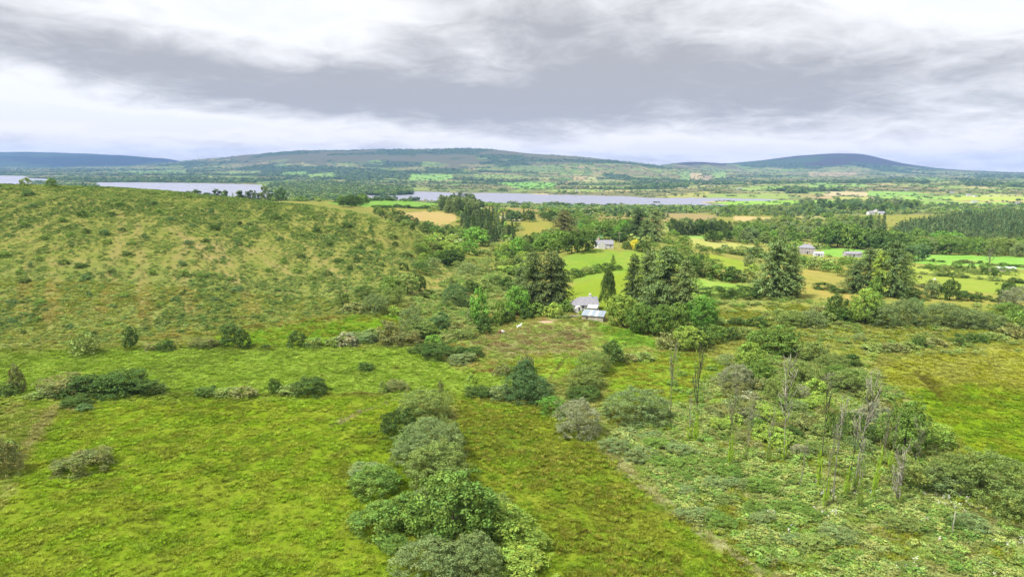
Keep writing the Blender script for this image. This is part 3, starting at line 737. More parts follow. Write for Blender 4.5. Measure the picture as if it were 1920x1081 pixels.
CROWN = {}
def reg(kind, lod, me): CROWN.setdefault((kind, lod), []).append(me)
for s in range(3):
    reg('broad', 0, clump_crown('crown_near', 10 + s, M_LEAF, 230, 46, .021, sh_round, .092, .24, .3))
    reg('broad', 1, clump_crown('crown_mid', 20 + s, M_LEAF, 110, 26, .036, sh_round, .125, .22))
    reg('willow', 0, clump_crown('crown_near', 30 + s, M_LEAF, 270, 46, .018, sh_dome, .078, .2, .22, .35, .08))
    reg('willow', 1, clump_crown('crown_mid', 40 + s, M_LEAF, 130, 26, .028, sh_dome, .10, .15, .14, .4, .06))
    reg('bush', 0, clump_crown('bush_near', 50 + s, M_LEAF, 170, 42, .023, sh_low, .105, .4, .34, .5, .14))
    reg('bush', 1, clump_crown('bush_mid', 60 + s, M_LEAF, 70, 24, .045, sh_low, .15, .34, .28, .55, .12))
    reg('tall', 0, clump_crown('crown_near', 70 + s, M_LEAF, 150, 40, .025, sh_tall, .11, .25))
    reg('tall', 1, clump_crown('crown_mid', 80 + s, M_LEAF, 80, 26, .04, sh_tall, .13, .25))
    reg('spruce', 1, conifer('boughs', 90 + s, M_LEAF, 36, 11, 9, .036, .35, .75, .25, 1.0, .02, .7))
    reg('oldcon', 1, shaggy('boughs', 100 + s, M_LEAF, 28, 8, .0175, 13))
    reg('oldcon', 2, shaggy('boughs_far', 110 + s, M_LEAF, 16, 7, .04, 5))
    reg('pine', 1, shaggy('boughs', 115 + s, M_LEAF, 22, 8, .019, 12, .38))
    for kind, shp in (('broad', sh_round), ('willow', sh_dome), ('bush', sh_low), ('tall', sh_tall)):
        reg(kind, 2, clump_crown('crown_far', 130 + s, M_LEAF, 34, 14, .085, shp, .17, .2))
    reg('spruce', 2, conifer('boughs_far', 140 + s, M_LEAF, 13, 7, 3, .06, .3, .8, .2))
reg('cypress', 1, clump_crown('crown_mid', 120, M_LEAF, 240, 34, .026, sh_col, .15, .12, .2, .5))
TRUNK = [trunk_mesh('trunk', 5 + i, .55, .03, 6) for i in range(3)]
STEMS = [trunk_mesh('stem', 15 + i, .35, .022, 5, None, .3) for i in range(2)]
POLE = [trunk_mesh('trunk', 25, .93, .022, 0), trunk_mesh('trunk', 26, .9, .024, 0)]

HUE = {'dk': ((68, 90, 38), 'dark green'), 'md': ((96, 122, 48), 'mid green'), 'br': ((98, 142, 50), 'bright green'), 'yg': ((134, 156, 62), 'yellow green'),
       'ol': ((116, 130, 66), 'olive green'), 'gr': ((116, 130, 82), 'grey green'), 'bl': ((82, 108, 66), 'bluish green'), 'bn': ((116, 114, 68), 'brownish'),
       'pk': ((136, 134, 108), 'twiggy grey'), 'yl': ((215, 200, 60), 'yellow'), 'sp': ((98, 114, 72), 'drab green'), 'sd': ((70, 88, 54), 'very dark green'), 'sb': ((122, 112, 74), 'browning')}
LEAF_GAIN = 2.6
def hue(k, j=0.0, r=random):
    c = alb(HUE[k][0], LEAF_GAIN) * .72 + alb((96, 120, 58), LEAF_GAIN) * .28 * (.6 if k in ('dk', 'sd') else 1); q = 1 + r.uniform(-j, j)
    return (float(c[0] * q * (1 + r.uniform(-j, j) * .5)), float(c[1] * q), float(c[2] * q), 1.0)
KIND = {'broad': 'broadleaf_tree', 'willow': 'willow_tree', 'bush': 'bush', 'tall': 'broadleaf_tree', 'spruce': 'spruce_tree', 'oldcon': 'conifer_tree', 'pine': 'pine_tree', 'cypress': 'cypress_tree'}
CAT = {'broad': 'tree', 'willow': 'tree', 'bush': 'bush', 'tall': 'tree', 'spruce': 'conifer', 'oldcon': 'conifer', 'pine': 'conifer', 'cypress': 'conifer'}
WIDEN = {'oldcon': 1.35, 'pine': 1.15, 'spruce': 1.1}
SINK = {'broad': .42, 'willow': .5, 'bush': .5, 'tall': .40, 'spruce': .35, 'oldcon': .35, 'pine': .2, 'cypress': .45}
def plant(kind, x, y, w, h, colr, label, group=None, lod=None, vary=0.08, bname='bush'):
    z = ground(x, y) - 0.05
    dist = math.hypot(x, y)
    if lod is None: lod = 0 if dist / w < 28 else (1 if dist / w < 110 or dist < 330 else 2)
    while (kind, lod) not in CROWN: lod += 1 if lod < 1 else -1
    k = random.randrange(len(CROWN[kind, lod])); me = CROWN[kind, lod][k]
    if kind in ('oldcon', 'pine'): vary = .15
    c = hue(colr, vary) if isinstance(colr, str) else colr
    if lod == 0: c = (c[0] * .84, c[1] * .86, c[2] * .84, 1)
    rot = random.uniform(0, 6.28); sw = w * random.uniform(.97, 1.03)
    if kind == 'bush':
        if label and 'bramble' in label: bname = 'bramble_thicket'
        if label and 'gorse' in label: bname = 'gorse_bush'
        if group and 'hedge' in group: bname = 'hedge_shrub'
        o = link(bname, me, None, (x, y, z), rot, (sw, sw * random.uniform(.75, 1), h)); o.color = c
        return tag(o, label, 'bush', group)
    r = link(KIND[kind], None, None, (x, y, z), rot, (1, 1, 1)); tag(r, label, CAT[kind], group)
    f = link('crown', me, r, scale=(sw, sw * random.uniform(.88, 1.05), h)); f.color = c
    tr = POLE[0] if kind in ('spruce', 'oldcon', 'cypress', 'pine') else (STEMS[k % 2] if kind == 'willow' else TRUNK[k])
    tw = min(w, h * .8)
    link('stem' if kind == 'willow' else 'trunk', tr, r, scale=(tw, tw, h))
    return r
def veg(kind, px, py, wpx, hpx, colr, label, group=None, lod=None):
    """a plant of the size it has in the photograph, rooted where its foot stands there; py is the lowest row of its crown"""
    x, y, z = place(px, py)
    dist = math.sqrt(x * x + y * y + (z - CAMZ) ** 2); sn = (CAMZ - z) / dist; cs = math.sqrt(1 - sn * sn)
    w = wpx * dist / FPX * WIDEN.get(kind, 1.0)
    up = SINK[kind] * wpx * sn * 0.85
    x, y, z = place(px, py - up)
    h = (hpx - up * 1.25) * dist / FPX / cs
    h = max(h, w * (0.33 if kind == 'bush' else 0.5))
    return plant(kind, x, y, w, h, colr, label, group, lod)

# name of the kind in a label
KW = {'broad': 'tree', 'willow': 'round willow', 'bush': 'bush', 'tall': 'upright tree', 'spruce': 'spruce', 'oldcon': 'shaggy conifer', 'pine': 'pine', 'cypress': 'cypress'}
LIST = '''
willow 795 800 98 70 ol|at the far end of the central hedge
bush 745 828 66 62 dk|on the left edge of the central hedge near its far end
willow 802 852 88 66 gr|second from the far end of the central hedge
willow 845 870 60 70 gr|on the right flank of the central hedge behind the big olive willow
willow 782 892 96 74 gr|in the central hedge left of the big olive willow
willow 836 842 56 56 ol|closing the hedge beside the rushy field
bush 760 850 50 44 md|low one between the far domes of the hedge
willow 848 915 56 60 ol|right shoulder of the big olive willow
willow 822 932 120 96 ol|largest of the domes midway down the central hedge
bush 706 940 104 66 md|spreading onto the field left of the big olive willow
bush 690 900 60 30 gr|low on the field left of the hedge above the spreading bush
bush 722 1010 110 72 md|spreading onto the field left of the hedge lower down
bush 765 1000 80 70 md|between the field and the tall oak in the hedge
bush 738 1040 64 38 md|smallest one left of the big oak in the hedge
willow 835 1000 120 92 gr|pale dome just behind the big oak
broad 852 1056 160 148 md|broad domed oak, nearest large tree of the hedge
bush 945 1035 110 92 yg|right of the big oak beside the rushy field
bush 930 990 90 60 ol|behind the big oak on its field side
willow 810 1120 140 84 gr|at the bottom edge of the picture in the hedge
willow 892 1110 96 96 gr|silvery one in front of the big oak
bush 968 1092 100 66 yg|near the bottom of the hedge on the rushy field side
bush 1000 1040 60 50 yg|outermost one reaching into the rushy field
bush 124 748 88 38 bn|left part of the long bramble bank
bush 172 748 96 46 dk|second part of the long bramble bank
bush 222 748 96 50 dk|tallest part of the long bramble bank
bush 266 746 64 36 dk|right part of the long bramble bank
bush 296 742 36 20 ol|trailing off the right end of the bramble bank
bush 142 766 46 20 dk|small mound in front of the bramble bank
bush 158 772 24 14 bl|tiny mound beside the pale stones
tall 35 738 22 42 bn|thin young one on the left above the field bank
bush 10 746 42 24 dk|at the left edge on the field bank
bush 70 750 34 14 ol|low on the field bank left of the brambles
bush 160 890 78 44 bn|gorse alone in the middle of the lower left field
bush 14 896 48 62 bn|rough one at the left edge of the lower field
bush 8 868 40 40 ol|weedy one at the left edge above the rough bush
bush 578 746 76 40 dk|largest on the bank right of the brambles
bush 516 742 26 32 dk|upright one on the bank beside the larger dark bush
bush 540 746 40 20 ol|low one between two darker bushes on the bank
bush 458 749 44 14 bn|flattest one on the long bank
bush 385 748 42 20 dk|on the bank just right of the brambles
bush 425 748 38 14 ol|trailing along the bank right of the brambles
bush 400 730 12 9 dk|dot just above the bank
bush 160 668 44 38 ol|rounded one on the boundary below the hillside at the left
tall 245 657 24 34 dk|thin one on the boundary below the hillside
bush 282 660 18 14 bn|smallest brownish one on the boundary
bush 312 659 32 20 dk|dark one on the boundary, third from the left
bush 384 656 46 22 bn|wide low one on the boundary bank
bush 428 653 28 24 dk|left of a pair on the boundary bank
tall 455 655 30 36 dk|right of a pair on the boundary bank
bush 498 655 16 8 dk|tiny one on the boundary bank
bush 557 654 34 32 dk|upright ragged one on the boundary right of centre
bush 590 655 34 20 ol|low one joining the hedge to the ragged bush
bush 430 626 36 18 dk|single one above the green strip under the hillside
bush 686 699 34 22 dk|alone in the middle field by the old wall
bush 628 652 34 22 ol|left end of the tangled hedge in the valley
bush 650 652 40 30 pk|in the tangled hedge near its left end
bush 680 648 60 22 gr|pale brambles sprawling in front of the valley hedge
bush 700 636 40 22 ol|behind the pale brambles in the valley hedge
bush 698 631 18 14 dk|dark knot behind the pale brambles
broad 729 645 38 42 bn|rust tinged one in the valley hedge
bush 755 652 70 24 bn|low thorny tangle right of the rust tinged tree
willow 772 632 52 56 gr|tall pale one standing behind the valley hedge
broad 790 636 46 34 ol|in front of the tall pale willow
bush 812 648 30 22 br|fresh green one between brambles
broad 826 624 34 38 bl|dark one left of the brown bushes by the paddock
bush 856 626 40 24 bn|brown one at the paddock edge
bush 812 630 22 20 yg|small one under the bluish tree
bush 868 638 56 17 ol|low mound along the paddock edge
bush 842 640 34 14 bn|low brown mound at the paddock corner
tall 908 628 28 36 dk|rounded one near the two horses
tall 898 612 38 66 br|feathery one above the paddock corner
bush 884 608 20 32 gr|slim one left of the feathery tree
tall 934 612 28 46 md|right of the feathery tree, above the horses
bush 953 608 26 26 dk|small one under the shaggy conifers
bush 795 670 60 22 dk|upper left part of the large bramble patch
bush 835 680 76 30 dk|middle of the large bramble patch
bush 865 686 56 22 gr|lower edge of the large bramble patch, pale
bush 880 674 54 24 dk|right end of the large bramble patch
bush 820 660 40 20 dk|top of the large bramble patch
bush 860 664 34 16 ol|beside the paddock on the bramble patch
willow 854 580 60 48 bl|perfectly rounded dark one alone in the valley
willow 684 560 38 24 dk|upper one of the clump at the foot of the hill
willow 642 576 28 28 dk|leftmost of the clump at the foot of the hill
bush 664 588 42 22 bn|brown one at the foot of the hill
willow 702 590 46 38 gr|largest of the clump at the foot of the hill
willow 728 572 30 34 ol|behind the largest at the foot of the hill
bush 738 592 26 20 yg|right end of the clump at the foot of the hill
broad 732 548 34 28 md|upper one above the clump at the foot of the hill
broad 764 552 40 38 ol|beside the very dark tree on the lower slope
broad 786 548 26 32 dk|darkest one on the lower slope
willow 750 568 28 30 ol|joining two clumps at the foot of the hill
willow 786 514 38 22 dk|flat dark one on the slope above the valley
willow 812 512 34 30 gr|grey one on the slope above the valley
bush 756 507 20 16 dk|small one on the slope left of the grey willow
willow 789 480 22 18 dk|small ball shaped one on the upper slope
broad 848 500 48 32 dk|dark spreading one at the head of the valley
willow 878 520 46 28 gr|front one of the rounded clump at the valley head
willow 886 508 40 26 ol|behind the front one at the valley head
willow 912 516 38 34 ol|right one of the rounded clump at the valley head
willow 858 511 26 22 ol|left one of the rounded clump at the valley head
broad 848 482 30 22 yg|light one below the tan field
broad 880 478 34 26 br|bright one below the conifer wood
broad 893 462 44 34 br|tall light one against the conifer wood
broad 872 452 34 24 md|left of the light tree by the conifer wood
bush 905 482 34 16 ol|low one below the conifer wood
bush 930 478 24 14 dk|dark low one right of the conifer wood
broad 972 484 32 36 br|most brilliant one near the knoll
broad 948 496 30 24 md|lower left of the brilliant tree
bush 985 500 36 20 yg|lower right of the brilliant tree
bush 950 516 44 20 yg|on the slope below the brilliant tree
bush 930 540 34 24 dk|left one of a dark row in the valley
bush 905 548 36 26 ol|middle one of a row in the valley
bush 884 550 32 26 dk|left of the row behind the round dark willow
bush 950 545 24 28 dk|right end of the dark row in the valley
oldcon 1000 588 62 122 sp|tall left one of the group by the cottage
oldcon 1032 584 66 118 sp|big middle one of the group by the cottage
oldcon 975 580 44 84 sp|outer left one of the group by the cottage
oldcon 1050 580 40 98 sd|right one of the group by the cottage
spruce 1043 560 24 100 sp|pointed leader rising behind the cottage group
broad 970 596 42 60 br|vivid one in front of the shaggy conifers
bush 1003 596 34 30 md|below the shaggy conifers left of the cottage
bush 1038 597 38 30 yg|light one left of the cottage
bush 1060 586 24 24 md|touching the cottage's left end
bush 988 600 26 22 dk|dark one beneath the vivid tree
bush 1090 590 12 8 yg|tiny one between cottage and shed
bush 1106 586 20 11 ol|garden growth against the cottage front
broad 1068 588 16 18 md|small one hiding the cottage's left corner
bush 1062 598 18 9 ol|garden one left of the shed
cypress 1139 580 28 70 dk|columnar one right of the cottage
oldcon 1186 574 44 98 sd|dark narrow one right of the cypress
oldcon 1210 580 58 112 sp|left half of the great group right of the shed
oldcon 1248 596 92 134 sp|largest one of the great group right of the shed
oldcon 1282 600 56 112 sp|right one of the great group right of the shed
spruce 1222 545 40 84 sp|pointed one rising at the back of the great group
broad 1168 616 60 62 yg|light rounded one beside the shed
broad 1200 628 52 56 md|right of the light rounded tree by the shed
broad 1236 634 52 58 md|in front of the great conifer group
broad 1268 620 44 50 md|dark based one at the conifer group's foot
broad 1316 622 56 62 br|bright one at the right end of the farm trees
broad 1290 660 56 46 yg|yellowing one on the paddock corner
bush 1250 658 40 34 bn|brown one at the paddock's right corner
broad 1310 656 42 42 dk|deep shaded one right of the paddock
bush 1338 645 46 36 md|joining the farm trees to the field hedge
bush 1365 640 40 28 dk|right end of the hedge from the farm trees
bush 1395 636 36 24 ol|furthest right of the farm hedge
bush 1345 612 30 18 ol|small one in the rusty field near the farm trees
oldcon 1057 452 46 60 sb|standing behind the white house
oldcon 1196 452 40 62 sd|left one of the trio on the knoll
oldcon 1226 454 46 64 sp|right one of the trio on the knoll
oldcon 1210 456 36 50 sp|middle one of the trio on the knoll
broad 1020 478 40 36 md|left of the white house, fourth from it
broad 1048 476 44 44 md|left of the white house, third from it
broad 1072 476 40 42 dk|left of the white house, second from it
broad 1098 474 38 40 dk|nearest to the white house
broad 1128 450 42 36 md|directly behind the white house
broad 1160 456 34 22 dk|behind the utility pole
broad 1165 440 50 24 md|further behind the white house roof
broad 1190 468 18 18 yl|golden one on the knoll hedge
bush 1205 474 32 24 dk|right of the golden tree
willow 1227 474 26 20 md|rounded one right of the golden tree
willow 1252 480 26 20 md|second rounded one along the knoll hedge
willow 1275 484 34 26 md|third rounded one along the knoll hedge
bush 1175 468 22 16 dk|left of the golden tree
bush 1080 522 30 20 dk|left end of the hedge across the knoll
bush 1100 516 30 18 ol|in the hedge across the knoll, second from the left
bush 1122 512 30 18 md|in the hedge across the knoll, third from the left
bush 1140 508 26 16 dk|in the hedge across the knoll by the small spruce
spruce 1149 504 22 28 md|small one ending the hedge across the knoll
bush 1161 506 14 10 dk|small dark one beside the little spruce
bush 1062 528 20 22 ol|under the conifers at the knoll's foot
tall 1302 518 24 30 dk|first of the hedge right of the great conifers
broad 1322 520 34 28 ol|second of the hedge right of the great conifers
bush 1348 526 44 30 md|third of the hedge right of the great conifers
bush 1374 530 44 30 dk|fourth of the hedge right of the great conifers
bush 1400 530 40 26 ol|last of the hedge before the tall conifers
bush 1335 500 40 16 ol|on the slope above the field hedge
willow 1292 492 22 18 ol|little rounded one right of the knoll
willow 1320 484 20 18 dk|dark ball right of the knoll
willow 1345 478 20 12 dk|small ball near the pale strip
willow 1418 484 30 22 dk|bright rimmed ball before the distant house
willow 1390 478 30 16 ol|left of the bright rimmed ball
willow 1365 476 24 12 ol|two left of the bright rimmed ball
willow 1262 460 30 30 md|on the far slope right of the conifer trio
willow 1284 468 26 26 md|below the far slope trees
broad 1404 500 20 20 gr|single one in the sloping pasture
bush 1412 506 16 12 yg|at the foot of the pasture tree
bush 1345 560 60 16 dk|dark rushes under the bright pasture, left
bush 1395 561 60 16 dk|dark rushes under the bright pasture, right
oldcon 1452 560 78 112 sp|taller of the pair in the middle right fields
oldcon 1482 558 46 92 sp|shorter right one of the middle pair
bush 1430 556 34 30 bl|at the foot of the middle pair
bush 1500 502 40 22 md|hedge piece right of the middle pair
bush 1530 508 40 22 ol|second hedge piece right of the middle pair
bush 1558 512 34 20 md|third hedge piece right of the middle pair
bush 1545 545 36 16 dk|in front of the rusty field
bush 1570 550 24 10 dk|right in front of the rusty field
willow 1590 520 40 36 md|behind the pine group on its left
oldcon 1602 552 44 60 sp|low skirted one left of the pines
pine 1626 552 44 80 sp|left one of the pine group
pine 1648 556 44 78 yg|pale middle one of the pine group
pine 1672 558 54 96 sp|tallest one of the pine group
pine 1694 552 36 70 ol|right one of the pine group
bush 1640 560 22 38 md|ivied stump among the pines
bush 1700 562 60 16 dk|low growth under the pines
broad 1780 564 24 34 dk|upright dark one by the field ditch
broad 1746 560 22 30 gr|pale one left of the dark ditch tree
bush 1765 562 18 18 yg|yellowish one between the ditch trees
bush 1810 564 24 14 dk|low one right of the ditch trees
bush 1832 566 16 16 dk|little one by the ditch, fourth along
broad 1886 570 28 34 dk|dark one beside the grey willow
willow 1906 592 48 44 pk|pale grey one at the right edge
bush 1895 600 50 28 md|under the pale grey willow
bush 1905 622 44 34 md|at the right edge above the long field
broad 1622 610 46 58 yg|round headed light one above the field hedge
willow 1648 614 58 42 gr|left of three domes in the field hedge
willow 1694 613 62 46 gr|middle of three domes in the field hedge
broad 1712 590 26 28 bl|dark leaning one behind the domes
willow 1768 618 62 44 gr|right of three domes in the field hedge
willow 1812 618 56 34 gr|in the field hedge after the three domes
willow 1848 620 50 28 gr|tapering end of the domed hedge
bush 1880 622 36 24 ol|last before the right edge in the domed hedge
bush 1576 606 46 30 md|broad one under the dark topped tree
broad 1568 604 34 44 dk|dark topped one left of the round headed tree
willow 1490 616 52 30 ol|left one of the scrub beside the rusty field
willow 1520 616 54 32 gr|middle one of the scrub beside the rusty field
bush 1466 606 40 26 ol|outer left of the scrub beside the rusty field
bush 1548 608 32 24 ol|outer right of the scrub beside the rusty field
bush 1536 596 40 22 bn|brown one behind the scrub beside the rusty field
bush 1380 612 34 18 dk|in rough grass left of the scrub
bush 1420 616 40 24 dk|darker one in rough grass left of the scrub
willow 1613 642 24 16 gr|pale tuft alone in the tan field
bush 1640 662 40 16 ol|first in the bramble line above the right field
bush 1672 662 44 20 bn|second in the bramble line above the right field
bush 1722 652 26 20 dk|peaked one in the bramble line above the right field
bush 1752 652 40 16 bn|fourth in the bramble line above the right field
bush 1700 658 34 16 ol|between brown and peaked in the bramble line
bush 1800 648 34 20 dk|dark one in the bramble line above the right field
bush 1828 644 34 18 dk|right of the dark one in the bramble line
bush 1862 640 36 16 ol|near the right edge in the bramble line
bush 1896 636 36 24 bn|at the right edge in the bramble line
broad 1454 672 84 56 md|wide crowned one above the dead trees
broad 1404 704 50 56 yg|yellowish one left of the wide crowned tree
broad 1422 730 46 50 md|below the yellowish tree
willow 1360 690 34 26 gr|dim one left of the yellowish tree
broad 1525 686 46 40 ol|right of the wide crowned tree
bush 1540 680 30 20 bn|dark shadowed one right of the wide crowned tree
willow 1560 704 50 38 ol|spreading scrub tree second right of the bright one
willow 1598 748 74 52 ol|umbrella shaped thorn over the bright grass
broad 1592 690 30 24 dk|dark knot at the edge of the right field
willow 1380 740 60 54 pk|leafless greyish one left of the scrub
willow 1500 730 66 50 ol|in the middle of the scrub
willow 1462 762 56 56 ol|left of the bright clearing
bush 1440 800 56 40 yg|yellow one below the scrub
bush 1448 838 64 36 yg|low yellow one among the dead stems
bush 1400 790 50 40 bn|tawny one behind the dead stems
bush 1356 790 60 30 bn|tawny one between two dead stems
bush 1480 830 44 30 dk|dark underneath the dead stems
bush 1590 838 70 60 dk|dark tangle between the dead stems
bush 1640 800 50 40 pk|twiggy one right of the pale dead trunks
broad 1694 860 70 86 md|ivied green one at the edge of the right field
bush 1750 846 64 50 yg|light topped one against the right field
bush 1700 930 60 70 ol|straggling one in front of the ivied tree
willow 1860 950 116 84 ol|wide pale thorn in the lower right
willow 1790 930 90 66 ol|second pale thorn left of the wide one
bush 1905 990 50 60 ol|at the right edge below the wide thorn
bush 1690 1000 50 30 ol|beside the fallen log
bush 1770 930 60 50 gr|greyish one between the thorns
bush 1820 1000 50 30 gr|low grey one below the wide thorn
bush 1790 1000 34 24 dk|dark one behind the pale post
willow 1192 806 116 74 gr|wide one alone right of the rushy field
willow 1084 828 84 76 pk|silvery one at the corner of the rushy field
bush 1036 784 50 44 br|fresh one left of the silvery willow
willow 985 764 84 70 bl|wide base of the dark clump by the rushy field
broad 984 752 46 72 bl|tall dark one crowning the clump by the rushy field
willow 1015 764 52 50 bl|right side of the dark clump by the rushy field
bush 900 750 56 26 dk|left end of the hedge by the rushy field
bush 944 752 58 34 gr|second in the hedge by the rushy field
bush 942 708 36 26 bn|brown one in front of the paddock
broad 985 700 30 34 bn|brown topped one behind the dark clump
bush 958 700 20 14 dk|small one in front of the paddock
willow 1112 706 66 48 ol|upper part of the long mound below the paddock
willow 1098 736 70 48 ol|middle part of the long mound below the paddock
bush 1092 758 68 34 dk|lower dark end of the long mound
broad 1148 686 42 46 dk|dark one at the paddock's lower corner
bush 1178 682 40 20 bn|brown low one right of the dark corner tree
bush 1206 680 44 18 ol|low hedge running from the dark corner tree
bush 884 732 24 34 yg|bright sapling left of the dark clump
bush 826 738 12 26 bn|spindly one by the muddy gap
bush 718 738 16 24 ol|spindly one by the stream
bush 745 735 50 20 bn|thorny one over the muddy gap
'''
VEG = []
for ln in LIST.strip().splitlines():
    a, ph = ln.split('|'); k, px, py, w, h, c = a.split()
    lab = HUE[c][1] + ' ' + KW[k] + ', ' + ph
    words = lab.split()
    VEG.append((k, float(px), float(py), float(w), float(h), c, ' '.join(words[:16])))
for v in VEG: veg(*v)

